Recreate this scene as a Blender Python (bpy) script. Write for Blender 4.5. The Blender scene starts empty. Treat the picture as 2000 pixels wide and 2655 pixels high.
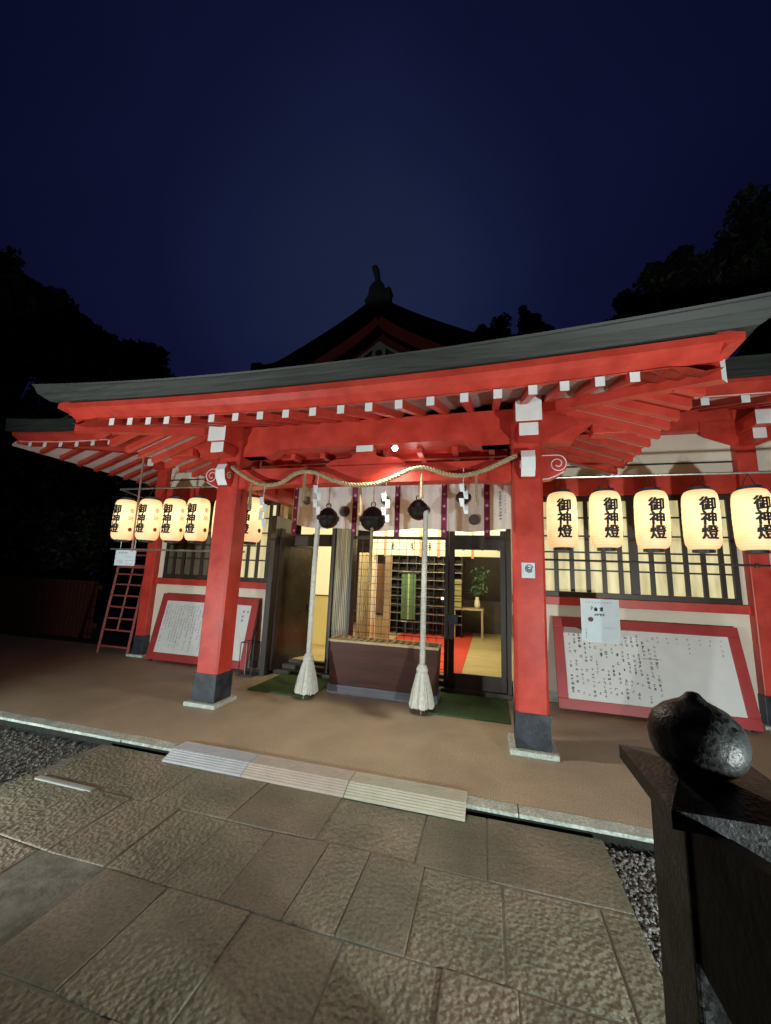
import bpy, bmesh, math, random
from mathutils import Vector, Matrix, noise
random.seed(7)
R = math.radians
SC = bpy.context.scene
COL = SC.collection

# ------------------------------------------------------------------ camera
cam_d = bpy.data.cameras.new("camera")
cam = bpy.data.objects.new("camera", cam_d)
COL.objects.link(cam)
cam_d.sensor_fit = 'VERTICAL'
cam_d.sensor_height = 24.0
cam_d.lens = 24.0 * 1000.0 / 2655.0
cam_d.clip_start = 0.05
cam_d.clip_end = 2000
_n = lambda v: v.normalized()
_X = _n(Vector((3712, -23, -1000)))
_Z = Vector((230, -5943, 1000)); _Z = _n(_Z - _X * _Z.dot(_X))
_Y = _Z.cross(_X)
if _Y.z < 0: _Y = -_Y
# rows: camera axes (right, up, back) in world
right = Vector((_X.x, _Y.x, _Z.x)); down = Vector((_X.y, _Y.y, _Z.y)); fwd = Vector((_X.z, _Y.z, _Z.z))
M = Matrix((right, -down, -fwd)).transposed().to_4x4()
M.translation = Vector((0, 0, 1.45))
cam.matrix_world = M
SC.camera = cam

# ------------------------------------------------------------------ world: clear night sky after dusk
W = bpy.data.worlds.new("World"); SC.world = W; W.use_nodes = True
wn = W.node_tree.nodes; wl_ = W.node_tree.links
bg = wn['Background']
tc = wn.new('ShaderNodeTexCoord')
# last afterglow low in the sky behind the shrine, fading to night away from it
dt = wn.new('ShaderNodeVectorMath'); dt.operation = 'DOT_PRODUCT'; dt.inputs[1].default_value = Vector((-.26, .74, .62)).normalized()
wl_.new(tc.outputs['Generated'], dt.inputs[0])
ramp = wn.new('ShaderNodeValToRGB'); wl_.new(dt.outputs['Value'], ramp.inputs[0])
el = ramp.color_ramp.elements
el[0].position = 0.0; el[0].color = (0.0005, 0.0006, 0.0040, 1)
el[1].position = 1.0; el[1].color = (0.0102, 0.0158, 0.0470, 1)
for p, c in ((0.45, (0.0011, 0.0013, 0.0095, 1)), (0.65, (0.0020, 0.0026, 0.0140, 1)), (0.80, (0.0033, 0.0042, 0.0205, 1)), (0.91, (0.0042, 0.0060, 0.0275, 1)), (0.957, (0.0064, 0.0102, 0.0375, 1))):
    e = el.new(p); e.color = c
nz = wn.new('ShaderNodeTexNoise'); nz.inputs['Scale'].default_value = 2.2; nz.inputs['Detail'].default_value = 3
wl_.new(tc.outputs['Generated'], nz.inputs['Vector'])
mr = wn.new('ShaderNodeMapRange'); mr.inputs[1].default_value = .3; mr.inputs[2].default_value = .7; mr.inputs[3].default_value = .85; mr.inputs[4].default_value = 1.12
wl_.new(nz.outputs['Fac'], mr.inputs[0])
mx = wn.new('ShaderNodeVectorMath'); mx.operation = 'SCALE'
wl_.new(ramp.outputs[0], mx.inputs[0]); wl_.new(mr.outputs[0], mx.inputs['Scale'])
wl_.new(mx.outputs[0], bg.inputs[0]); bg.inputs[1].default_value = 1.0

SC.view_settings.view_transform = 'Standard'; SC.view_settings.look = 'None'
SC.view_settings.exposure = 0.0; SC.view_settings.gamma = 1.0
SC.cycles.max_bounces = 6; SC.cycles.diffuse_bounces = 3; SC.cycles.glossy_bounces = 3
SC.cycles.sample_clamp_indirect = 4.0
SC.cycles.caustics_reflective = False; SC.cycles.caustics_refractive = False

# ------------------------------------------------------------------ electric lights of the place and added fills
def spot(name, loc, target, watts, color, cone, blend, radius):
    l = bpy.data.lights.new(name, 'SPOT'); l.energy = watts; l.color = color
    l.spot_size = R(cone); l.spot_blend = blend; l.shadow_soft_size = radius
    o = bpy.data.objects.new(name, l); COL.objects.link(o); o.location = loc
    o.rotation_euler = (Vector(target) - Vector(loc)).to_track_quat('-Z', 'Y').to_euler()
    return o
def area(name, loc, rot, sx_, sy_, watts, color):
    l = bpy.data.lights.new(name, 'AREA'); l.shape = 'RECTANGLE'; l.size = sx_; l.size_y = sy_
    l.energy = watts; l.color = color
    o = bpy.data.objects.new(name, l); COL.objects.link(o); o.location = loc; o.rotation_euler = rot
    return o
COOL = (0.90, 1.0, 0.97)
spot("floodlight_beam", (2.25, .13, .50), (-0.2, 4.0, 2.3), 540, COOL, 125, .35, .06)
spot("floodlight_beam", (-4.2, .10, .50), (-2.6, 4.0, 2.4), 530, COOL, 115, .35, .06)
area("room_light_and_fill", (-1.2, 5.85, 2.75), (R(52), 0, 0), 2.8, .3, 85, (1.0, .84, .52))  # added second light, tilted inward to brighten surfaces that face the door
pl = bpy.data.lights.new("back_fill", "POINT"); pl.energy = 190; pl.color = (.95, 1.0, .92); pl.shadow_soft_size = .3  # added fill from behind the camera for the gable and paving
po = bpy.data.objects.new("back_fill", pl); COL.objects.link(po); po.location = (-5.0, -12.0, 6.5)
area("room_light_and_fill", (-1.2, 7.6, 2.72), (0, 0, 0), 2.6, 1.6, 105, (1.0, .84, .52))
spot("porch_lamp_beam", (-.965, 3.58, 2.76), (-.85, 2.8, 0), 135, (1.0, .92, .76), 150, .9, .03)

# ------------------------------------------------------------------ materials
MATS = {}
def new_mat(name):
    m = bpy.data.materials.new(name); m.use_nodes = True
    MATS[name] = m
    return m, m.node_tree.nodes, m.node_tree.links, m.node_tree.nodes['Principled BSDF']
def mat(name, col, rough=.5, var=.18, scale=6.0, bump=.15, bscale=60.0, spec=.5, metal=0.0, col2=None, stretch=(1, 1, 1), coord='Object', bdist=.004):
    m, N, L, P = new_mat(name)
    P.inputs['Roughness'].default_value = rough; P.inputs['Metallic'].default_value = metal
    P.inputs['Specular IOR Level'].default_value = spec
    t = N.new('ShaderNodeTexCoord'); mp = N.new('ShaderNodeMapping'); mp.inputs['Scale'].default_value = stretch
    L.new(t.outputs[coord], mp.inputs[0])
    n1 = N.new('ShaderNodeTexNoise'); n1.inputs['Scale'].default_value = scale; n1.inputs['Detail'].default_value = 6; n1.inputs['Roughness'].default_value = .62
    L.new(mp.outputs[0], n1.inputs['Vector'])
    r = N.new('ShaderNodeValToRGB')
    a = [max(0, c * (1 - var)) for c in col]; b = [min(1, c * (1 + var)) for c in (col2 or col)]
    r.color_ramp.elements[0].position = .32; r.color_ramp.elements[0].color = (*a, 1)
    r.color_ramp.elements[1].position = .68; r.color_ramp.elements[1].color = (*b, 1)
    L.new(n1.outputs['Fac'], r.inputs[0]); L.new(r.outputs[0], P.inputs['Base Color'])
    if bump:
        n2 = N.new('ShaderNodeTexNoise'); n2.inputs['Scale'].default_value = bscale; n2.inputs['Detail'].default_value = 4
        L.new(mp.outputs[0], n2.inputs['Vector'])
        bp = N.new('ShaderNodeBump'); bp.inputs['Strength'].default_value = bump; bp.inputs['Distance'].default_value = bdist
        L.new(n2.outputs['Fac'], bp.inputs['Height']); L.new(bp.outputs[0], P.inputs['Normal'])
        rr = N.new('ShaderNodeMapRange'); rr.inputs[3].default_value = max(.03, rough - .1); rr.inputs[4].default_value = min(1, rough + .12)
        L.new(n1.outputs['Fac'], rr.inputs[0]); L.new(rr.outputs[0], P.inputs['Roughness'])
    return m
def seams(m, sc, dark):
    N = m.node_tree.nodes; L = m.node_tree.links; P = N['Principled BSDF']; src = P.inputs['Base Color'].links[0].from_socket
    t = N.new('ShaderNodeTexCoord'); w = N.new('ShaderNodeTexWave'); w.bands_direction = 'X'; w.inputs['Scale'].default_value = sc; L.new(t.outputs['Object'], w.inputs['Vector'])
    a = N.new('ShaderNodeMapRange'); a.inputs[1].default_value = .965; a.inputs[2].default_value = .99; a.inputs[3].default_value = 1; a.inputs[4].default_value = dark; L.new(w.outputs['Fac'], a.inputs[0])
    v = N.new('ShaderNodeVectorMath'); v.operation = 'SCALE'; L.new(src, v.inputs[0]); L.new(a.outputs[0], v.inputs['Scale']); L.new(v.outputs[0], P.inputs['Base Color'])
RED = mat('vermilion_paint', (.46, .036, .022), .42, .13, 5, .35, 70, col2=(.52, .050, .032), bdist=.002)
REDD = mat('dull_red_paint', (.34, .030, .028), .5, .15, 4, .2, 70)
WHITE = mat('white_paint', (.74, .75, .74), .55, .06, 9, .15, 80)
PLASTER = mat('cream_plaster', (.72, .66, .55), .8, .07, 3, .12, 40)
SOFFIT = mat('soffit_white_board', (.70, .56, .52), .7, .12, 5, .1, 40)
COPPER = mat('weathered_copper', (.023, .026, .022), .6, .55, 7, .25, 30, stretch=(.35, 4, 9))
TILE = mat('dark_roof', (.0045, .005, .0055), .7, .3, 5, .3, 25, spec=.12)
BLACK = mat('black_base_paint', (.014, .017, .024), .42, .4, 9, .5, 55, col2=(.03, .036, .05))
BROWN = mat('dark_brown_wood', (.030, .021, .016), .45, .35, 8, .25, 50, stretch=(1, 1, .15))
BOXWOOD = mat('offering_box_wood', (.070, .027, .022), .5, .35, 4, .2, 40, spec=.25, stretch=(.3, 1, 2))
PALEWOOD = mat('pale_wood', (.42, .34, .21), .55, .2, 8, .2, 50, stretch=(1, 1, .2))
CONC = mat('plinth_stone', (.42, .46, .41), .75, .2, 14, .4, 60)
KERB = mat('kerb_stone', (.40, .45, .40), .75, .3, 10, .6, 45)
MATG = mat('green_mat', (.042, .092, .028), .95, .35, 40, 1.0, 260, bdist=.006)
ROPE = mat('straw_rope', (.36, .28, .16), .85, .3, 30, .6, 160)
ROPEW = mat('white_hemp_rope', (.62, .62, .56), .8, .15, 30, .5, 160)
PAPER = mat('white_paper', (.62, .66, .70), .7, .05, 10, .05, 60)
BPAPER = mat('board_paper', (.66, .66, .65), .65, .05, 5, .05, 60)
INK = mat('ink', (.012, .010, .012), .6, .1, 10, 0)
INKG = mat('grey_ink', (.10, .10, .11), .7, .2, 10, 0)
INKR = mat('red_ink', (.32, .03, .05), .7, .2, 10, 0)
INKY = mat('brown_gold_ink', (.30, .15, .02), .7, .2, 10, 0)
CLOTH = mat('curtain_cloth', (.84, .80, .80), .85, .05, 6, .2, 120)
_n = CLOTH.node_tree.nodes; _l = CLOTH.node_tree.links; _o = [q for q in _n if q.type == 'OUTPUT_MATERIAL'][0]
_t = _n.new('ShaderNodeBsdfTranslucent'); _t.inputs[0].default_value = (.80, .74, .70, 1)
_m = _n.new('ShaderNodeMixShader'); _m.inputs[0].default_value = .36
_l.new(_n['Principled BSDF'].outputs[0], _m.inputs[1]); _l.new(_t.outputs[0], _m.inputs[2]); _l.new(_m.outputs[0], _o.inputs[0])
PURPLE = mat('purple_band', (.20, .013, .060), .7, .35, 12, .2, 120)
PURPLEW = mat('band_motif', (.62, .40, .50), .8, .1, 12, 0)
BELL = mat('black_bell', (.007, .006, .006), .35, .3, 12, .2, 40, spec=.6)
METAL = mat('grey_metal', (.42, .40, .36), .35, .15, 20, .1, 90, metal=.8)
DMETAL = mat('dark_metal', (.05, .045, .04), .4, .2, 20, .1, 90, metal=.5)
LEAF = mat('dark_leaves', (.010, .017, .007), .6, .5, 1.5, 0, col2=(.018, .03, .012))
BARK = mat('bark', (.05, .04, .03), .9, .3, 10, .5, 30)
GRAVEL = mat('gravel_stones', (.09, .088, .08), .6, .55, 45, .3, 120, col2=(.16, .155, .145))
DIRT = mat('gravel_ground', (.085, .085, .078), .8, .5, 30, 1.0, 70, bdist=.02)
FENCE = mat('red_fence_wood', (.10, .022, .012), .8, .3, 6, .2, 40)
CARPET = mat('red_carpet', (.52, .045, .025), .95, .1, 30, .4, 200)
TATAMI = mat('pale_floor', (.46, .38, .20), .5, .30, 3, .1, 60, stretch=(.5, 7, 1))
DARKROOM = mat('dark_panelling', (.040, .026, .020), .5, .4, 5, .2, 40)
CREAM = mat('cream_wall', (.70, .60, .36), .7, .06, 3, .05, 40)
GREENC = mat('green_hanging', (.07, .15, .07), .8, .15, 8, .1, 60)
SHOJI = mat('yellow_screen', (.62, .46, .10), .6, .06, 4, .05, 40)

def granite():
    m, N, L, P = new_mat('dark_granite')
    t = N.new('ShaderNodeTexCoord')
    v = N.new('ShaderNodeTexVoronoi'); v.inputs['Scale'].default_value = 105; L.new(t.outputs['Object'], v.inputs['Vector'])
    n1 = N.new('ShaderNodeTexNoise'); n1.inputs['Scale'].default_value = 9; n1.inputs['Detail'].default_value = 8; L.new(t.outputs['Object'], n1.inputs['Vector'])
    r = N.new('ShaderNodeValToRGB'); L.new(v.outputs['Color'], r.inputs[0])
    e = r.color_ramp.elements; e[0].position = .15; e[0].color = (.0015, .0017, .0017, 1); e[1].position = .98; e[1].color = (.060, .065, .060, 1)
    r2 = N.new('ShaderNodeValToRGB'); L.new(n1.outputs['Fac'], r2.inputs[0])
    e = r2.color_ramp.elements; e[0].position = .44; e[0].color = (.16, .16, .16, 1); e[1].position = .60; e[1].color = (1, 1, 1, 1)
    mm = N.new('ShaderNodeMix'); mm.data_type = 'RGBA'; mm.blend_type = 'MULTIPLY'; mm.inputs[0].default_value = 1
    L.new(r.outputs[0], mm.inputs[6]); L.new(r2.outputs[0], mm.inputs[7]); n4 = N.new('ShaderNodeTexNoise'); n4.inputs['Scale'].default_value = 13; n4.inputs['Detail'].default_value = 2; n4.inputs['Distortion'].default_value = .6; L.new(t.outputs['Object'], n4.inputs['Vector'])
    r4 = N.new('ShaderNodeValToRGB'); L.new(n4.outputs['Fac'], r4.inputs[0]); q = r4.color_ramp.elements; q[0].position = .60; q[0].color = (0, 0, 0, 1); q[1].position = .63; q[1].color = (1, 1, 1, 1)
    m2 = N.new('ShaderNodeMix'); m2.data_type = 'RGBA'; L.new(r4.outputs[0], m2.inputs[0]); L.new(mm.outputs[2], m2.inputs[6]); m2.inputs[7].default_value = (.030, .033, .035, 1)
    L.new(m2.outputs[2], P.inputs['Base Color'])
    P.inputs['Roughness'].default_value = .45; P.inputs['Specular IOR Level'].default_value = .22
    n2 = N.new('ShaderNodeTexNoise'); n2.inputs['Scale'].default_value = 120; n2.inputs['Detail'].default_value = 3; L.new(t.outputs['Object'], n2.inputs['Vector'])
    b = N.new('ShaderNodeBump'); b.inputs['Strength'].default_value = .7; b.inputs['Distance'].default_value = .0025
    L.new(n2.outputs['Fac'], b.inputs['Height']); L.new(b.outputs[0], P.inputs['Normal'])
    return m
GRANITE = granite()
BLACKSTONE = mat('blackened_rail', (.002, .002, .0023), .55, .5, 8, .5, 60, spec=.08)

def paving_mat():
    m, N, L, P = new_mat('hammered_paving')
    t = N.new('ShaderNodeTexCoord'); g = N.new('ShaderNodeNewGeometry')
    n1 = N.new('ShaderNodeTexNoise'); n1.inputs['Scale'].default_value = 2.2; n1.inputs['Detail'].default_value = 7; L.new(t.outputs['Object'], n1.inputs['Vector'])
    r = N.new('ShaderNodeValToRGB'); L.new(n1.outputs['Fac'], r.inputs[0])
    e = r.color_ramp.elements; e[0].position = .3; e[0].color = (.125, .115, .092, 1); e[1].position = .7; e[1].color = (.235, .21, .170, 1)
    x = e.new(.5); x.color = (.175, .16, .128, 1)
    n3 = N.new('ShaderNodeTexNoise'); n3.inputs['Scale'].default_value = 1.1; n3.inputs['Detail'].default_value = 3; L.new(t.outputs['Object'], n3.inputs['Vector'])
    r3 = N.new('ShaderNodeValToRGB'); L.new(n3.outputs['Fac'], r3.inputs[0])
    e = r3.color_ramp.elements; e[0].position = .38; e[0].color = (.88, .98, .84, 1); e[1].position = .62; e[1].color = (1.08, .98, .92, 1)
    mm = N.new('ShaderNodeMix'); mm.data_type = 'RGBA'; mm.blend_type = 'MULTIPLY'; mm.inputs[0].default_value = .9
    L.new(r.outputs[0], mm.inputs[6]); L.new(r3.outputs[0], mm.inputs[7])
    mr = N.new('ShaderNodeMapRange'); mr.inputs[3].default_value = .78; mr.inputs[4].default_value = 1.18
    L.new(g.outputs['Random Per Island'], mr.inputs[0])
    sc = N.new('ShaderNodeVectorMath'); sc.operation = 'SCALE'; L.new(mm.outputs[2], sc.inputs[0]); L.new(mr.outputs[0], sc.inputs['Scale'])
    L.new(sc.outputs[0], P.inputs['Base Color'])
    P.inputs['Roughness'].default_value = .62
    v = N.new('ShaderNodeTexVoronoi'); v.inputs['Scale'].default_value = 46; v.feature = 'SMOOTH_F1'; L.new(t.outputs['Object'], v.inputs['Vector'])
    n2 = N.new('ShaderNodeTexNoise'); n2.inputs['Scale'].default_value = 34; n2.inputs['Detail'].default_value = 5; L.new(t.outputs['Object'], n2.inputs['Vector'])
    ad = N.new('ShaderNodeMath'); ad.operation = 'ADD'; L.new(v.outputs['Distance'], ad.inputs[0]); L.new(n2.outputs['Fac'], ad.inputs[1])
    # each stone is dressed more or less roughly
    mr2 = N.new('ShaderNodeMapRange'); mr2.inputs[3].default_value = .06; mr2.inputs[4].default_value = .62
    L.new(g.outputs['Random Per Island'], mr2.inputs[0])
    b = N.new('ShaderNodeBump'); b.inputs['Distance'].default_value = .030
    L.new(mr2.outputs[0], b.inputs['Strength'])
    L.new(ad.outputs[0], b.inputs['Height']); L.new(b.outputs[0], P.inputs['Normal'])
    return m
PAVE = paving_mat()
FLOOR = mat('platform_aggregate', (.34, .28, .20), .55, .07, 2.6, .6, 150, col2=(.37, .305, .215), spec=.4, bdist=.003)
def speckle(m, scale, lo, hi):
    N = m.node_tree.nodes; L = m.node_tree.links; P = N['Principled BSDF']; src = P.inputs['Base Color'].links[0].from_socket
    t = N.new('ShaderNodeTexCoord'); n = N.new('ShaderNodeTexNoise'); n.inputs['Scale'].default_value = scale; n.inputs['Detail'].default_value = 2; L.new(t.outputs['Object'], n.inputs['Vector'])
    n2 = N.new('ShaderNodeTexNoise'); n2.inputs['Scale'].default_value = .9; n2.inputs['Detail'].default_value = 8; n2.inputs['Distortion'].default_value = .8; L.new(t.outputs['Object'], n2.inputs['Vector'])
    a = N.new('ShaderNodeMapRange'); a.inputs[1].default_value = .3; a.inputs[2].default_value = .7; a.inputs[3].default_value = lo; a.inputs[4].default_value = hi; L.new(n.outputs['Fac'], a.inputs[0])
    b = N.new('ShaderNodeMapRange'); b.inputs[1].default_value = .36; b.inputs[2].default_value = .56; b.inputs[3].default_value = .90; b.inputs[4].default_value = 1.03; L.new(n2.outputs['Fac'], b.inputs[0])
    k = N.new('ShaderNodeMath'); k.operation = 'MULTIPLY'; L.new(a.outputs[0], k.inputs[0]); L.new(b.outputs[0], k.inputs[1])
    v = N.new('ShaderNodeVectorMath'); v.operation = 'SCALE'; L.new(src, v.inputs[0]); L.new(k.outputs[0], v.inputs['Scale']); L.new(v.outputs[0], P.inputs['Base Color'])
speckle(FLOOR, 110, .62, 1.38)
speckle(PAVE, 70, .72, 1.28)
speckle(CONC, 60, .75, 1.25); speckle(KERB, 50, .7, 1.3)

def lantern_mat():
    m, N, L, P = new_mat('lit_lantern_paper')
    t = N.new('ShaderNodeTexCoord'); s = N.new('ShaderNodeSeparateXYZ'); L.new(t.outputs['Object'], s.inputs[0])
    # the bulb hangs at mid height: paper is brightest there, more orange away from it
    mr = N.new('ShaderNodeMapRange'); mr.inputs[1].default_value = -.30; mr.inputs[2].default_value = .30
    L.new(s.outputs['Z'], mr.inputs[0])
    r = N.new('ShaderNodeValToRGB'); L.new(mr.outputs[0], r.inputs[0])
    e = r.color_ramp.elements; e[0].position = 0; e[0].color = (.95, .42, .17, 1); e[1].position = 1; e[1].color = (.85, .52, .18, 1)
    for p, c in ((.25, (1.18, .70, .31, 1)), (.55, (1.42, .96, .46, 1)), (.75, (1.42, .97, .47, 1)), (.9, (1.12, .74, .32, 1))):
        q = e.new(p); q.color = c
    n = N.new('ShaderNodeTexNoise'); n.inputs['Scale'].default_value = 6; n.inputs['Detail'].default_value = 4; L.new(t.outputs['Object'], n.inputs['Vector'])
    mr2 = N.new('ShaderNodeMapRange'); mr2.inputs[1].default_value = .3; mr2.inputs[2].default_value = .7; mr2.inputs[3].default_value = .78; mr2.inputs[4].default_value = 1.14; L.new(n.outputs['Fac'], mr2.inputs[0])
    w2 = N.new('ShaderNodeTexWave'); w2.bands_direction = 'Z'; w2.inputs['Scale'].default_value = 12.3; L.new(t.outputs['Object'], w2.inputs['Vector'])
    mr3 = N.new('ShaderNodeMapRange'); mr3.inputs[1].default_value = 0; mr3.inputs[2].default_value = .35; mr3.inputs[3].default_value = .80; mr3.inputs[4].default_value = 1.0; L.new(w2.outputs['Fac'], mr3.inputs[0])
    mu = N.new('ShaderNodeMath'); mu.operation = 'MULTIPLY'; L.new(mr2.outputs[0], mu.inputs[0]); L.new(mr3.outputs[0], mu.inputs[1])
    L.new(r.outputs[0], P.inputs['Emission Color']); L.new(mu.outputs[0], P.inputs['Emission Strength'])
    P.inputs['Base Color'].default_value = (.5, .42, .28, 1); P.inputs['Roughness'].default_value = .7
    w = N.new('ShaderNodeTexWave'); w.bands_direction = 'Z'; w.inputs['Scale'].default_value = 12; L.new(t.outputs['Object'], w.inputs['Vector'])
    b = N.new('ShaderNodeBump'); b.inputs['Strength'].default_value = .3; b.inputs['Distance'].default_value = .004
    L.new(w.outputs['Fac'], b.inputs['Height']); L.new(b.outputs[0], P.inputs['Normal'])
    return m
LANTERN = lantern_mat()

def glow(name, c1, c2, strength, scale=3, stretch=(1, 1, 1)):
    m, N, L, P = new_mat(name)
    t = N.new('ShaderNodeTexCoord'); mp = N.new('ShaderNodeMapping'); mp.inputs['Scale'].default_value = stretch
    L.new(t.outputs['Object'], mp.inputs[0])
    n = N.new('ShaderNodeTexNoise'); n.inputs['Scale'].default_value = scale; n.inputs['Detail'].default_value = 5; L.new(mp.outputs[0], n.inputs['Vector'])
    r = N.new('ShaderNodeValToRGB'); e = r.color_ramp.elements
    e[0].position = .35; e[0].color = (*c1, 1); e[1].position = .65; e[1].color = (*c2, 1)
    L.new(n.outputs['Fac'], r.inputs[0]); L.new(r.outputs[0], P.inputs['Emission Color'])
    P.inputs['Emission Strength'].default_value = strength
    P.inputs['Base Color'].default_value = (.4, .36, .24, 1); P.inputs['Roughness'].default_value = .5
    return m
PANE = glow('lit_window_pane', (.34, .28, .11), (.80, .70, .36), .80, 2.6, (3.2, 1, .55))
PANED = mat('curtained_pane', (.10, .08, .055), .6, .45, 3, .1, 40, stretch=(6, 1, .4))
BULB = glow('led_lens', (1, .97, .93), (1, 1, 1), 60)
SCREENL = glow('lit_sign_box', (.80, .55, .12), (.9, .65, .2), .55)
YWALL = glow('glowing_yellow_wall', (.62, .44, .09), (.70, .50, .12), .62)  # wall colour glows by itself in place of light falling on it
CWALL = glow('glowing_cream_wall', (.86, .74, .36), (.92, .80, .42), .85)  # same for the upper wall: room light put in as emission
BANNER = glow('glowing_white_banner', (.80, .72, .42), (.92, .84, .52), .75)  # cloth brightness is its own emission, no lamp stands behind it

def glass_mat():
    m = bpy.data.materials.new('door_glass'); m.use_nodes = True
    N = m.node_tree.nodes; L = m.node_tree.links
    for n in list(N):
        if n.type == 'BSDF_PRINCIPLED': N.remove(n)
    out = [n for n in N if n.type == 'OUTPUT_MATERIAL'][0]
    tr = N.new('ShaderNodeBsdfTransparent'); tr.inputs[0].default_value = (.90, .92, .88, 1)
    gl = N.new('ShaderNodeBsdfGlossy'); gl.inputs['Roughness'].default_value = .02
    fr = N.new('ShaderNodeFresnel'); fr.inputs[0].default_value = 1.5
    mx = N.new('ShaderNodeMixShader'); L.new(fr.outputs[0], mx.inputs[0]); L.new(tr.outputs[0], mx.inputs[1]); L.new(gl.outputs[0], mx.inputs[2])
    L.new(mx.outputs[0], out.inputs[0])
    return m
GLASS = glass_mat()
DOORPANEL = mat('olive_door_panel', (.032, .026, .014), .25, .3, 2, .05, 30)

# ------------------------------------------------------------------ mesh helpers
ORG = {}                                   # world position of every object made here
class MB:
    def __init__(s): s.b = bmesh.new(); s.mi = 0
    def _f(s, vs):
        try:
            f = s.b.faces.new(vs); f.material_index = s.mi; return f
        except ValueError: return None
    def box(s, x0, x1, y0, y1, z0, z1, bev=0.0, mtx=None):
        r = bmesh.ops.create_cube(s.b, size=1.0)
        vs = r['verts']
        bmesh.ops.scale(s.b, vec=(x1 - x0, y1 - y0, z1 - z0), verts=vs)
        bmesh.ops.translate(s.b, vec=((x0 + x1) / 2, (y0 + y1) / 2, (z0 + z1) / 2), verts=vs)
        fs = {f for v in vs for f in v.link_faces}
        if bev:
            es = list({e for v in vs for e in v.link_edges})
            q = bmesh.ops.bevel(s.b, geom=es, offset=bev, segments=2, affect='EDGES', profile=.6)
            fs = set(q['faces']) | {f for f in fs if f.is_valid}
            fs |= {f for v in q['verts'] for f in v.link_faces}
            vs = list({v for f in fs for v in f.verts})
        for f in fs: f.material_index = s.mi
        if mtx: bmesh.ops.transform(s.b, matrix=mtx, verts=vs)
        return vs
    def prism(s, pts, a0, a1, axis='X', mtx=None):
        """closed outline pts (2D) pushed along an axis. X: pts=(y,z)  Y: pts=(x,z)  Z: pts=(x,y)"""
        def P(p, a): return {'X': (a, p[0], p[1]), 'Y': (p[0], a, p[1]), 'Z': (p[0], p[1], a)}[axis]
        A = [s.b.verts.new(P(p, a0)) for p in pts]; B = [s.b.verts.new(P(p, a1)) for p in pts]
        n = len(pts); fs = [s._f(A), s._f(B[::-1])]
        for i in range(n): fs.append(s._f([A[i], B[i], B[(i + 1) % n], A[(i + 1) % n]]))
        if mtx: bmesh.ops.transform(s.b, matrix=mtx, verts=A + B)
        return fs
    def loft(s, rings, close=True, caps=True):
        V = [[s.b.verts.new(p) for p in r] for r in rings]
        n = len(rings[0])
        for i in range(len(V) - 1):
            for j in range(n if close else n - 1):
                k = (j + 1) % n
                s._f([V[i][j], V[i][k], V[i + 1][k], V[i + 1][j]])
        if caps and close: s._f(V[0][::-1]); s._f(V[-1])
        return V
    def tube(s, pts, r, n=8, caps=True):
        pts = [Vector(p) for p in pts]; rings = []
        up = Vector((0, 0, 1)); prev = None
        for i, p in enumerate(pts):
            d = (pts[min(i + 1, len(pts) - 1)] - pts[max(i - 1, 0)]).normalized()
            if prev is None:
                u = d.cross(up)
                if u.length < .05: u = d.cross(Vector((1, 0, 0)))
            else: u = prev - d * prev.dot(d)
            u.normalize(); v = d.cross(u); prev = u
            rr = r[i] if isinstance(r, (list, tuple)) else r
            rings.append([p + (u * math.cos(t) + v * math.sin(t)) * rr for t in (2 * math.pi * k / n for k in range(n))])
        s.loft(rings, True, caps)
    def lathe(s, prof, c=(0, 0, 0), n=24):
        rings = [[(c[0] + r * math.cos(t), c[1] + r * math.sin(t), c[2] + z) for t in (2 * math.pi * k / n for k in range(n))] for r, z in prof]
        s.loft(rings, True, True)
    def twist(s, pts, r, strands=3, pitch=.09, n=6):
        """a laid rope: strands wound round the path"""
        pts = [Vector(p) for p in pts]
        L = [0]
        for a, b in zip(pts, pts[1:]): L.append(L[-1] + (b - a).length)
        def at(d):
            for i in range(len(pts) - 1):
                if d <= L[i + 1] or i == len(pts) - 2:
                    t = (d - L[i]) / max(1e-9, L[i + 1] - L[i]); return pts[i].lerp(pts[i + 1], t), (pts[i + 1] - pts[i]).normalized()
        N = max(4, int(L[-1] / (pitch / 7)))
        for k in range(strands):
            path = []
            for i in range(N + 1):
                d = L[-1] * i / N; p, t = at(d)
                u = t.cross(Vector((0, 1, .001)))
                if u.length < .1: u = t.cross(Vector((1, 0, 0)))
                u.normalize(); v = t.cross(u)
                a = 2 * math.pi * (d / pitch + k / strands)
                path.append(p + (u * math.cos(a) + v * math.sin(a)) * r * .57)
            s.tube(path, r * .46, n)
    def obj(s, name, mats, parent=None, smooth=False, at=None):
        bmesh.ops.recalc_face_normals(s.b, faces=s.b.faces[:])
        me = bpy.data.meshes.new(name)
        o = bpy.data.objects.new(name, me); COL.objects.link(o)
        base = Vector(at) if at is not None else (ORG[parent.name] if parent else Vector((0, 0, 0)))
        bmesh.ops.translate(s.b, vec=-base, verts=s.b.verts[:])
        s.b.to_mesh(me); s.b.free()
        for m in (mats if isinstance(mats, (list, tuple)) else [mats]): me.materials.append(m)
        if smooth:
            for p in me.polygons: p.use_smooth = True
        ORG[o.name] = base
        if parent:
            o.parent = parent; o.location = base - ORG[parent.name]
        else: o.location = base
        return o
def thing(name, loc, label, cat, group=None):
    o = bpy.data.objects.new(name, None); COL.objects.link(o); o.location = loc; o.empty_display_size = .2
    ORG[o.name] = Vector(loc); return tag(o, label, cat, group)
def tag(o, label, cat, group=None):
    o['label'] = label; o['category'] = cat
    if group: o['group'] = group
    return o
def struct(o): o['kind'] = 'structure'; return o
def clone_tree(o, dx, parent=None):
    c = o.copy(); COL.objects.link(c)
    if parent: c.parent = parent
    else: c.location = o.location + Vector(dx)
    for ch in list(o.children): clone_tree(ch, dx, c)
    return c

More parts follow.
